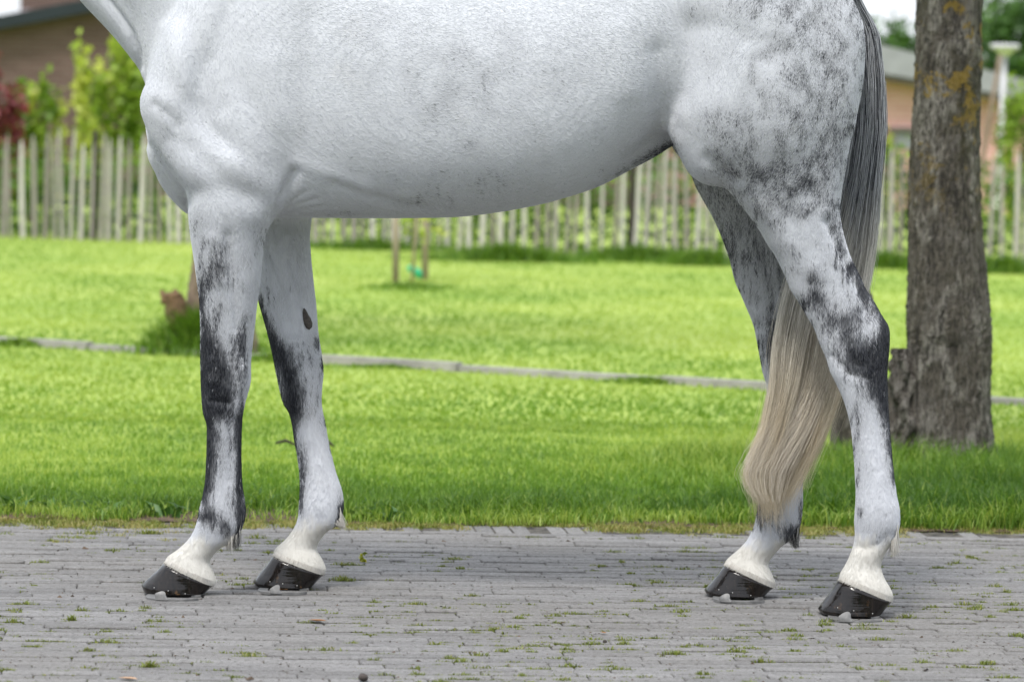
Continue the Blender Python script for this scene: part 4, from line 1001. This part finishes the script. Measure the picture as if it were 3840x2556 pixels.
V, F = trunk_mesh(rows, 28, 0.007, 9, 8); link('stem', mesh('stem', V, F, True), M_BARK, big)
for i, (a, l_) in enumerate(((0.4, 1.2), (2.2, 1.1), (3.6, 1.3), (5.1, 1.0))):
    b = MB(); b.tube([(TX + .03, TY, 2.7 + .2 * i), (TX + math.cos(a) * l_ * .4, TY + math.sin(a) * l_ * .4, 3.2 + .2 * i), (TX + math.cos(a) * l_, TY + math.sin(a) * l_, 4.0 + .2 * i)], [.05, .04, .015], 8); b.build('limb', M_BARK, big, True)
leaves('crown', (TX, TY, 4.5), (1.7, 1.7, 1.2), 5000, 0.09, M_LEAF, big, 5)

# the tree behind the near foreleg
lt = empty('tree', (LX, LY, 0)); tag(lt, 'brown tree trunk with a broken stub, mostly behind the near foreleg', 'tree')
def rowL(a_, b_, v, dy=0):
    a, b = W1(a_, v, LY), W1(b_, v, LY); return ((a[0] + b[0]) / 2, LY + dy, (a[2] + b[2]) / 2, abs(b[0] - a[0]) / 2)
M_BARK2 = plain('brown_bark', (0.17, 0.125, 0.09), 0.9, 0.4, 40, 0.8, (1, 1, .4))
rows = [rowL(680, 1000, 1375), rowL(696, 960, 1250), rowL(706, 945, 1134), rowL(718, 940, 1050), rowL(728, 936, 975), rowL(738, 930, 850), rowL(745, 925, 600)]
rows += [(rows[-1][0], LY, 2.2, .10), (rows[-1][0], LY, 3.2, .08), (rows[-1][0], LY, 4.2, .03)]
V, F = trunk_mesh(rows, 32, .006, 11); link('trunk', mesh('trunk', V, F, True), M_BARK2, lt)
rows = [rowL(640, 720, 1260, -.1), rowL(632, 715, 1190, -.1), rowL(622, 702, 1130, -.1), rowL(618, 690, 1100, -.1), rowL(640, 682, 1092, -.1)]
V, F = trunk_mesh(rows, 16, .012, 12, 4); st_o = link('broken_stub', mesh('broken_stub', V, F, True), plain('stub_wood', (0.15, 0.09, 0.05), 0.95, 0.35, 30, 0.8), lt)
mbs = MB()
for (u, v, u2, v2) in ((620, 1120, 604, 1088), (655, 1105, 660, 1084)):
    mbs.tube([W1(u, v + 20, LY - .1), W1(u, v, LY - .1), W1(u2, v2, LY - .1)], [.024, .02, .008], 8)
mbs.build('splinter', st_o.data.materials[0], lt, True)
leaves('crown', (LX, LY, 4.4), (1.6, 1.6, 1.2), 4000, 0.09, M_LEAF, lt, 6)

# ------------------------------------------------------------------ concrete edging across the lawn
M_CONC = plain('edging_concrete', (0.33, 0.315, 0.30), 0.9, 0.2, 12, 0.3)
pa, pb_ = G(-300, 1240, 0.05), G(4200, 1500, 0.05)
dirv = (pb_ - pa)[:2]; Ln = np.linalg.norm(dirv); dirv /= Ln; ang = math.atan2(dirv[1], dirv[0])
edg = empty('lawn_edging', (pa[0], pa[1], 0)); tag(edg, 'low pale concrete edging running across the lawn', 'edging')
nb_ = int(Ln) + 1
for i in range(nb_):
    mb = MB(); mb.box((0.006, -.03, -.05), (.994, .03, 0.040 + rng.normal(0, .006)))
    me = mesh('edging_slab', mb.V, mb.F); me.materials.append(M_CONC)
    o = bpy.data.objects.new('edging_slab', me); COL.objects.link(o); o.parent = edg
    o.location = (dirv[0] * i, dirv[1] * i, 0); o.rotation_euler = (0, rng.normal(0, .006), ang)
for lab, u_a, u_b, h in (('grass tuft overgrowing the edging near the left edge', 80, 200, .06), ('grass tuft covering the edging just right of the far foreleg', 1150, 1330, .08), ('grass tuft before the edging near the far hind leg', 2500, 2700, .05),
                    ('grass along the foot of the edging below the belly', 1500, 1800, .035), ('dark grass tuft hiding the edging between the forelegs', 960, 1040, .10)):
    f = ((u_a + u_b) / 2 + 300) / 4500; xy = pa[:2] + dirv * Ln * f + np.array([0, -.06])
    tuft('grass_tuft', lab, xy[0], xy[1], (u_b - u_a) / 760, .08, 1100, h * .8, .010, .6, .4)

# ------------------------------------------------------------------ paling fence
k = N('weathered_pale'); n1 = k.noise(k.pos((60, 60, 4)), 1, 4); wn = k.n('ObjectInfo'); rr_ = wn.outputs['Random']
c = k.mix(rr_, (0.21, 0.185, 0.17), (0.56, 0.53, 0.51)); c = k.mix(k.rng(n1, .4, .7, 0, .4), c, (0.24, 0.20, 0.16)); k.set(c, .9); M_PALE = k.m
M_POST = plain('fence_post', (0.045, 0.035, 0.032), 0.9, 0.3, 20, 0.4)
M_WIRE = plain('fence_wire', (0.25, 0.25, 0.25), 0.5, 0.1, 20, 0.1, metal=0.8)
fl, fr = G(0, 893), G(3840, 1012)
def fence_xy(x): f = (x - fl[0]) / (fr[0] - fl[0]); return fl[1] + f * (fr[1] - fl[1])
fence = empty('paling_fence', (0, fence_xy(0), 0)); tag(fence, 'weathered grey split-pale fence along the far side of the lawn', 'fence')
def pale_mesh(i):
    w_, t_, h_ = 0.046, 0.022, 0.93; mb = MB(); r = np.random.default_rng(i)
    b1, b2 = r.normal(0, .008, 2)
    zs = [0, .35, .7, .88, 1.0]; ws = [1, 1.02, .95, .85, .35]; V = []
    for z, s in zip(zs, ws):
        ox = b1 * math.sin(z * 3.1) + b2 * z
        for dx, dy in ((-1, -1), (1, -1), (1, 1), (-1, 1)): V.append((ox + dx * w_ / 2 * s * r.uniform(.9, 1.1), dy * t_ / 2 * s, z * h_))
    F = [(i_ * 4 + j, i_ * 4 + (j + 1) % 4, i_ * 4 + 4 + (j + 1) % 4, i_ * 4 + 4 + j) for i_ in range(4) for j in range(4)] + [(16, 17, 18, 19), (3, 2, 1, 0)]
    me = mesh('pale', V, F); me.materials.append(M_PALE); return me
pm = [pale_mesh(i) for i in range(7)]
x = -8.2; fo = np.array([0, fence_xy(0), 0])
while x < 7.2:
    o = bpy.data.objects.new('pale', pm[rng.integers(7)]); COL.objects.link(o); o.parent = fence
    o.location = (x, fence_xy(x) - fo[1] + rng.normal(0, .006), rng.normal(-.03, .012)); o.rotation_euler = (rng.normal(0, .012), rng.normal(0.0, .022), rng.normal(0, .25))
    s = rng.uniform(.5, .98); o.scale = (s, 1, rng.uniform(.90, 1.05)); x += 0.084 + rng.uniform(-.022, .026)
for u in (350, 2365, 1100, 3100, -500, 4300):
    q = G(u, 893 + (u / 3840) * 119); mb = MB(); mb.tube([(q[0], q[1] - fo[1] + .04, 0), (q[0], q[1] - fo[1] + .04, .92)], [.026, .024], 10)
    o = mb.build('post', M_POST); o.parent = fence
for z in (.22, .74):
    mb = MB(); mb.tube([(xx, fence_xy(xx) - fo[1] - .016, z + .004 * math.sin(xx * 9)) for xx in np.linspace(-8.3, 7.3, 80)], .0025, 5); o = mb.build('wire', M_WIRE); o.parent = fence

# ------------------------------------------------------------------ stakes with a young tree
M_STAKE = plain('stake_wood', (0.36, 0.29, 0.23), 0.85, 0.2, 20, 0.3, (1, 1, .2))
for lab, ub, vb, ut, vt in (('left one of two slim wooden stakes standing on the lawn', 1484, 1072, 1486, 560), ('right one of two slim wooden stakes, beside the green tag', 1596, 1052, 1590, 540)):
    q = G(ub, vb); t_ = W1(ut, vt, q[1]); mb = MB(); mb.tube([(q[0], q[1], -.05), (q[0] * .5 + t_[0] * .5, q[1], t_[2] / 2), tuple(t_)], [.023, .022, .02], 8)
    tag(mb.build('stake', M_STAKE, None, True), lab, 'stake', 'stakes on the lawn')
sx, sy = G(1545, 1060)[:2]
sap = empty('sapling', (sx, sy, 0)); tag(sap, 'young sapling with a few pale leaves between the two stakes', 'sapling')
mb = MB(); mb.tube([(sx, sy, 0), (sx + .02, sy, .4), (sx + .05, sy, .8), (sx + .04, sy, 1.5)], [.012, .011, .009, .005], 6); mb.build('stem', M_STAKE, sap, True)
M_LEAFY = leaf_mat('spring_leaf', (0.13, 0.24, 0.02), (0.32, 0.45, 0.05), (0.55, 0.60, 0.12), 0.4)
leaves('foliage', (sx + .03, sy, .38), (.16, .1, .12), 60, .06, M_LEAFY, sap, 15, (.8, .2), 8)
leaves('foliage', (sx + .03, sy, 1.5), (.3, .3, .5), 200, .06, M_LEAFY, sap, 16, (.6, .2), 14)
q = G(1568, 1050); M_TAG = plain('green_plastic', (0.03, 0.42, 0.20), 0.5, 0.1, 20, 0.05)
mb = MB(); mb.tube([(q[0] - .07, q[1] - .02, .085), (q[0] - .045, q[1] - .03, .075), (q[0] + .03, q[1] - .03, .03), (q[0] + .055, q[1] - .02, .01)], [.016, .028, .03, .018], 12)
tag(mb.build('tree_guard', M_TAG, None, True), 'small bright green plastic sleeve lying at the foot of the stakes', 'plastic sleeve')

# ------------------------------------------------------------------ shrubs behind the fence
M_DKLEAF = leaf_mat('hedge_leaf', (0.018, 0.05, 0.008), (0.12, 0.24, 0.022), (0.36, 0.48, 0.06), 0.4)
M_RED = leaf_mat('red_leaf', (0.10, 0.02, 0.022), (0.26, 0.055, 0.06), (0.38, 0.14, 0.13), 0.3)
M_TWIG = plain('twig', (0.10, 0.07, 0.05), 0.9, 0.3, 30, 0.3)
def shrub(name, lab, u, vtop, wpx, D_, mat, n, size, t, seed, cl=30, cat='shrub'):
    y = D_ - 9.6; a = W1(u, vtop, y); wm = wpx / FPX * D_; zt = a[2]
    s = empty(name, (a[0], y, 0)); tag(s, lab, cat, 'shrubs behind the fence')
    leaves('foliage', (a[0], y, zt * .55), (wm / 2, wm * .45, zt * .45), n, size, mat, s, seed, t, cl)
    mb = MB(); r = np.random.default_rng(seed)
    for i in range(5):
        dx = r.normal(0, wm * .2); mb.tube([(a[0] + dx * .1, y, 0), (a[0] + dx * .6, y + r.normal(0, .05), zt * .5), (a[0] + dx, y, zt * .85)], [.014, .01, .005], 6)
    mb.build('stem', M_TWIG, s, True)
shrub('shrub', 'round yellow-green shrub at the left edge behind the fence', 115, 262, 230, 37.5, M_LEAFY, 2000, .095, (.5, .3), 31, 30)
shrub('shrub', 'dark red-leaved shrub at the left edge against the brick wall', 5, 200, 170, 36.6, M_RED, 900, .09, (.4, .25), 32)
shrub('shrub', 'thin loose yellow shrub before the brick wall', 300, 150, 150, 37.2, M_LEAFY, 420, .10, (.85, .15), 33, 15)
shrub('shrub', 'upright bright green shrub just left of the horse chest', 445, 135, 240, 37.8, M_LEAFY, 1900, .10, (.5, .3), 34, 34)
shrub('shrub', 'leafy green shrub at the right edge beside the lamp', 3830, 320, 160, 34.5, M_LEAFY, 1500, .06, (.5, .25), 35)
shrub('shrub', 'small pale shrub between the tail and the tree trunk', 3345, 400, 80, 35.5, M_LEAFY, 350, .06, (.7, .2), 36, 12)
# undergrowth that reads as one mass through the pales
n = 30000
X = rng.uniform(-8.5, 7.5, n); Y = fence_xy(X) + 0.15 + rng.uniform(0, 1, n) * 1.3
Zt = 0.45 + 0.6 * vnoise(X, Y, 1.6, 41); Zt = np.where(X < -3.0, Zt * .85, Zt); Z = Zt * rng.uniform(0, 1, n) ** 0.8
a = rng.normal(0, 1, (n, 3)); a /= np.linalg.norm(a, axis=1)[:, None]; b = np.cross(a, rng.normal(0, 1, (n, 3))); b /= np.linalg.norm(b, axis=1)[:, None]
s = (0.055 * rng.uniform(.6, 1.5, n))[:, None]; q = np.stack([X, Y, Z], 1)
V = np.stack([q - a * s * .5, q + b * s * .3, q + a * s * .5, q - b * s * .3], 1); bI = np.arange(n)[:, None] * 4
F = np.concatenate([bI + np.array([[0, 1, 2]]), bI + np.array([[0, 2, 3]])])
T = np.clip(0.2 + 0.9 * (vnoise(X, Z * 3, 2.2, 43) - .25) + rng.normal(0, .12, n), 0, 1)
o = stuff_mesh('undergrowth', V.reshape(-1, 3), F, np.repeat(T, 4), M_DKLEAF); tag(o, 'green undergrowth showing between the fence pales', 'undergrowth', kind='stuff')

# ------------------------------------------------------------------ buildings
k = N('brown_brick'); br = k.n('TexBrick'); br.inputs['Scale'].default_value = 1.0; br.inputs['Brick Width'].default_value = .22; br.inputs['Row Height'].default_value = .0625; br.inputs['Mortar Size'].default_value = .008
br.inputs['Color1'].default_value = (.095, .052, .046, 1); br.inputs['Color2'].default_value = (.14, .082, .074, 1); br.inputs['Mortar'].default_value = (.14, .11, .10, 1)
k.l(k.pos((1, 1, 1), (R(-90), 0, 0)), br.inputs['Vector']); n1 = k.noise(k.pos(), 1.5, 4)
k.set(k.mix(k.rng(n1, .35, .7, 0, .4), br.outputs[0], (.13, .082, .076)), .9); M_BRICK = k.m
k = N('pink_brick'); br = k.n('TexBrick'); br.inputs['Scale'].default_value = 1.0; br.inputs['Brick Width'].default_value = .22; br.inputs['Row Height'].default_value = .0625; br.inputs['Mortar Size'].default_value = .008
br.inputs['Color1'].default_value = (.56, .285, .265, 1); br.inputs['Color2'].default_value = (.64, .35, .33, 1); br.inputs['Mortar'].default_value = (.60, .42, .39, 1)
k.l(k.pos((1, 1, 1), (R(-90), 0, 0)), br.inputs['Vector']); k.set(br.outputs[0], .9); M_PINK = k.m
M_FASCIA = plain('dark_fascia', (0.016, 0.023, 0.030), 0.9, 0.15, 3, 0.05)
M_ROOFT = plain('mauve_tiles', (0.22, 0.19, 0.20), 0.8, 0.2, 10, 0.3)
M_ROOFG = plain('grey_sheet_roof', (0.28, 0.28, 0.31), 0.6, 0.12, 5, 0.2)
M_SOFFIT = plain('dark_soffit', (0.10, 0.085, 0.08), 0.8, 0.2, 5, 0.1)
M_WHITE = plain('white_paint', (0.8, 0.8, 0.79), 0.5, 0.04, 10, 0.03)
M_GLASS = plain('window_glass', (0.22, 0.23, 0.25), 0.12, 0.1, 3, 0.0)

# brown brick barn on the left, its low gable towards the camera
yb = 38.5
lo1, lo2 = W1(-30, 118, yb), W1(330, 50, yb); sl = (lo2[2] - lo1[2]) / (lo2[0] - lo1[0])
xl, xr_, xe = -8.5, -2.2, 1.5; zl = lo1[2] + sl * (xl - lo1[0]); zr = lo1[2] + sl * (xr_ - lo1[0]); ze = zr - sl * (xe - xr_)
barn = empty('brick_barn', ((xl + xe) / 2, yb, 0)); tag(barn, 'brown brick barn with a dark low-pitched roof edge behind the left shrubs', 'barn')
mb = MB(); mb.prism([(xl, -.1), (xe, -.1), (xe, ze), (xr_, zr), (xl, zl)], yb, yb + 8); mb.build('wall', M_BRICK, barn)
th_ = .16
mb = MB(); mb.prism([(xl - .3, zl - .3 * sl), (xr_, zr + .002), (xr_, zr + th_), (xl - .3, zl - .3 * sl + th_)], yb - .25, yb + 8.2); mb.prism([(xr_ + .002, zr), (xe + .3, ze - .3 * sl), (xe + .3, ze - .3 * sl + th_), (xr_ + .002, zr + th_)], yb - .25, yb + 8.2); mb.build('roof', M_FASCIA, barn)
# the house behind it, only a corner of its tiled roof shows
yh2 = 52.0; a, b = W1(76, 60, yh2), W1(900, -300, yh2)
hs = empty('house', (b[0], yh2, 0)); tag(hs, 'house with mauve-grey tiles showing above the barn roof in the top left corner', 'house')
mb = MB(); mb.box((a[0], yh2, -.1), (a[0] + 9, yh2 + 7, 3.0)); mb.build('wall', M_BRICK, hs)
mb = MB(); mb.add([(a[0], yh2 - .3, 2.3), (a[0] + 9.3, yh2 - .3, 2.3), (a[0] + 9.3, yh2 + 3.5, 5.2), (a[0], yh2 + 3.5, 5.2), (a[0], yh2 + 7.3, 2.3), (a[0] + 9.3, yh2 + 7.3, 2.3)], [(0, 1, 2, 3), (3, 2, 5, 4), (0, 3, 4), (1, 5, 2)]); mb.build('roof', M_ROOFT, hs)

# pink brick building on the right with a grey sheet roof
yr = 40.0
e0, e1 = W1(3290, 272, yr), W1(3860, 372, yr); t0, t1 = W1(3290, 165, yr), W1(3860, 302, yr)
s_e = (e1[2] - e0[2]) / (e1[0] - e0[0]); s_t = (t1[2] - t0[2]) / (t1[0] - t0[0])
shed = empty('pink_brick_building', (e0[0], yr, 0)); tag(shed, 'pink brick building with a sloping grey sheet roof behind the tree trunk', 'building')
xa, xb = e0[0] - 2.6, e1[0] + 2.5
ez = lambda x: e0[2] + s_e * (x - e0[0]); tz = lambda x: t0[2] + s_t * (x - t0[0])
xm = e0[0] - 1.2
mb = MB(); mb.prism([(xm - 2.5, -.1), (xb, -.1), (xb, ez(xb)), (xm, ez(xm)), (xm - 2.5, ez(xm) - .5)], yr + .35, yr + 9); mb.build('wall', M_PINK, shed)
mb = MB(); mb.prism([(xm - 2.7, ez(xm) - .5), (xm, ez(xm)), (xb + .3, ez(xb + .3)), (xb + .3, tz(xb + .3)), (xm, tz(xm)), (xm - 2.7, tz(xm) - .5)], yr, yr + 9.2); mb.build('roof', M_ROOFG, shed)
mb = MB(); mb.prism([(xm, ez(xm) - .075), (xb + .28, ez(xb + .28) - .075), (xb + .28, ez(xb + .28) - .003), (xm, ez(xm) - .003)], yr + .04, yr + .34); mb.build('fascia', M_SOFFIT, shed)
wa, wb_ = W1(3345, 492, yr + .34), W1(3432, 560, yr + .34)
mb = MB(); mb.box((wa[0], yr + .33, wb_[2]), (wb_[0] + .5, yr + .349, wa[2])); mb.build('window', M_GLASS, shed)
mb = MB(); mb.box((wa[0] - .04, yr + .28, wa[2]), (wb_[0] + .54, yr + .348, wa[2] + .05)); mb.build('lintel', M_SOFFIT, shed)

# ------------------------------------------------------------------ lamp, leaning pole
yq = 30.0
lt_, lb_ = W1(3768, 205, yq), W1(3738, 800, yq)
lamp = empty('garden_lamp', (lb_[0], yq, 0)); tag(lamp, 'white garden lamp post with a wide flat head right of the tree', 'lamp')
fx = lb_[0] - (lt_[0] - lb_[0]) / (lt_[2] - lb_[2]) * lb_[2]
M_HEAD = plain('lamp_head_grey', (0.52, 0.51, 0.55), 0.5, 0.06, 10, 0.03)
mb = MB(); mb.tube([(fx, yq, 0), tuple(lt_)], [.026, .025], 14); mb.build('post', M_HEAD, lamp, True)
mb = MB(); c_ = lt_
M_HEAD = plain('lamp_head_grey', (0.52, 0.51, 0.54), 0.5, 0.06, 10, 0.03)
mb.tube([(c_[0], yq, c_[2] - .02), (c_[0], yq, c_[2]), (c_[0], yq, c_[2] + .045), (c_[0], yq, c_[2] + .055), (c_[0], yq, c_[2] + .095), (c_[0], yq, c_[2] + .105)], [.04, .05, .10, .145, .145, .13], 20); mb.build('lamp_head', M_HEAD, lamp, True)
lb2 = W1(3738, 750, yq)
mb = MB(); mb.box((lb2[0] - .05, yq - .09, lb2[2] - .07), (lb2[0] + .05, yq - .045, lb2[2] + .07)); mb.build('socket_box', M_WHITE, lamp)
yq2 = 26.5
mb = MB(); a, b = W1(3752, 205, yq2), W1(3655, 760, yq2); d_ = (b - a) / (a[2] - b[2]); ft = b + d_ * b[2]
mb.tube([tuple(ft), tuple(b), tuple((a + b) / 2), tuple(a)], [.024, .023, .022, .02], 10)
tag(mb.build('leaning_pole', plain('pole_wood', (0.20, 0.15, 0.11), .9, .25, 20, .3), None, True), 'thin brown wooden pole leaning in front of the white lamp post', 'pole')

# ------------------------------------------------------------------ far trees
M_FAR = leaf_mat('far_leaf', (0.03, 0.085, 0.015), (0.07, 0.16, 0.03), (0.13, 0.25, 0.05), 0.3)
for i, (u, vtop, wpx, D_, lab) in enumerate(((3290, 120, 190, 66, 'far green tree top just right of the tail above the grey roof'), (3425, 88, 200, 70, 'far green tree top touching the left side of the trunk'),
                                            (3700, 55, 240, 72, 'far green tree right of the trunk behind the lamp'), (3830, -20, 260, 68, 'tallest far green tree in the top right corner'), (3580, 60, 200, 74, 'far green tree hidden mostly by the trunk'))):
    y = D_ - 9.6; a = W1(u, vtop, y); wm = wpx / FPX * D_
    t_ = empty('far_tree', (a[0], y, 0)); tag(t_, lab, 'tree', 'trees beyond the buildings')
    leaves('crown', (a[0], y, a[2] - 1.15), (wm * .65, wm * .5, 1.2), 2200, .17, M_FAR, t_, 60 + i, (.5, .25), 40)
    mb = MB(); mb.tube([(a[0], y, 0), (a[0], y, a[2] - .8)], [.12, .06], 8); mb.build('trunk', M_BARK2, t_, True)

# added belt of trees, unseen behind the camera, for the oiled hooves to mirror
n = 9000
X = rng.uniform(-45, 45, n); Y = -24 - rng.uniform(0, 4, n); Zt = 4.5 + 4.0 * vnoise(X, Y * 0, .16, 95); Z = Zt * rng.uniform(0, 1, n) ** .7
a = rng.normal(0, 1, (n, 3)); a /= np.linalg.norm(a, axis=1)[:, None]; b = np.cross(a, rng.normal(0, 1, (n, 3))); b /= np.linalg.norm(b, axis=1)[:, None]
sz_ = (1.0 * rng.uniform(.6, 1.4, n))[:, None]; q = np.stack([X, Y, Z], 1)
V = np.stack([q - a * sz_ * .5, q + b * sz_ * .35, q + a * sz_ * .5, q - b * sz_ * .35], 1); bI = np.arange(n)[:, None] * 4
F = np.concatenate([bI + np.array([[0, 1, 2]]), bI + np.array([[0, 2, 3]])])
o = stuff_mesh('unseen_tree_belt', V.reshape(-1, 3), F, np.repeat(np.clip(rng.normal(.45, .25, n), 0, 1), 4), M_FAR); tag(o, 'added belt of dark green trees, unseen behind the camera', 'trees', kind='stuff')

# ------------------------------------------------------------------ small things on the ground
M_BROWN = plain('dry_leaf', (0.24, 0.12, 0.05), 0.8, 0.3, 60, 0.4)
def fleaf(u, v, s, rot, lab, mat=None):
    q = G(u, v); V = []; F = []
    out_ = [(0, -1), (.35, -.6), (.5, 0), (.35, .55), (0, 1), (-.35, .55), (-.5, 0), (-.35, -.6)]
    for j, (a, b) in enumerate(out_):
        V.append((q[0] + s * (a * math.cos(rot) - b * math.sin(rot)), q[1] + s * (a * math.sin(rot) + b * math.cos(rot)), .004 + s * .35 * abs(a) + s * .1 * b * b))
    V.append((q[0], q[1], .004)); F = [(i, (i + 1) % 8, 8) for i in range(8)]
    tag(link('fallen_leaf', mesh('fallen_leaf', V, F, True), mat or M_BROWN), lab, 'leaf')
fleaf(1190, 2334, .022, 1.3, 'brown curled leaf on the paving right of the far fore hoof')
fleaf(2262, 2378, .012, .4, 'small orange leaf on the paving before the belly')
fleaf(1062, 2216, .012, 1.5, 'orange leaf fragment against the far fore shoe')
fleaf(480, 2552, .022, 1.2, 'dry tan leaf at the bottom left of the paving', plain('tan_leaf', (0.42, 0.27, 0.17), .8, .2, 50, .3))
M_STONE = plain('dark_stone', (0.06, 0.05, 0.045), .9, .3, 40, .5)
for u, v, s, lab in ((1362, 2552, .011, 'dark clod at the bottom edge of the paving'), (2268, 2410, .0055, 'small dark brown clod on the paving under the belly')):
    q = G(u, v); V, F = [], []
    for i in range(7):
        ph = math.pi * i / 6
        for j in range(10):
            th = 2 * math.pi * j / 10; r_ = s * (1 + rng.normal(0, .1)); V.append((q[0] + r_ * math.sin(ph) * math.cos(th), q[1] + r_ * math.sin(ph) * math.sin(th), s * .7 + .75 * r_ * math.cos(ph)))
    F = [(i * 10 + j, i * 10 + (j + 1) % 10, (i + 1) * 10 + (j + 1) % 10, (i + 1) * 10 + j) for i in range(6) for j in range(10)]
    tag(link('clod', mesh('clod', V, F, True), M_STONE), lab, 'clod')
q = G(1365, 2108); pl_ = empty('weed', (q[0], q[1], 0)); tag(pl_, 'tiny yellow-green weed growing in the paving right of the far foreleg', 'weed')
leaves('foliage', (q[0], q[1], .012), (.016, .016, .012), 40, .014, leaf_mat('weed_leaf', (.2, .25, .02), (.4, .42, .04), (.6, .55, .05), .3), pl_, 77, (.5, .3), 6)
M_TW = plain('dark_twig', (0.03, 0.022, 0.016), .9, .2, 40, .3)
for (u, v, u2, v2, lab) in ((1035, 1660, 1110, 1668, 'short dark twig on the grass between the forelegs'), (1215, 1668, 1250, 1672, 'dark twig on the grass just right of the far foreleg')):
    a, b = G(u, v, .03), G(u2, v2, .03); mb = MB(); mb.tube([tuple(a), tuple((a + b) / 2 + np.array([0, 0, .012])), tuple(b)], [.004, .006, .003], 7); tag(mb.build('twig', M_TW, None, True), lab, 'twig')
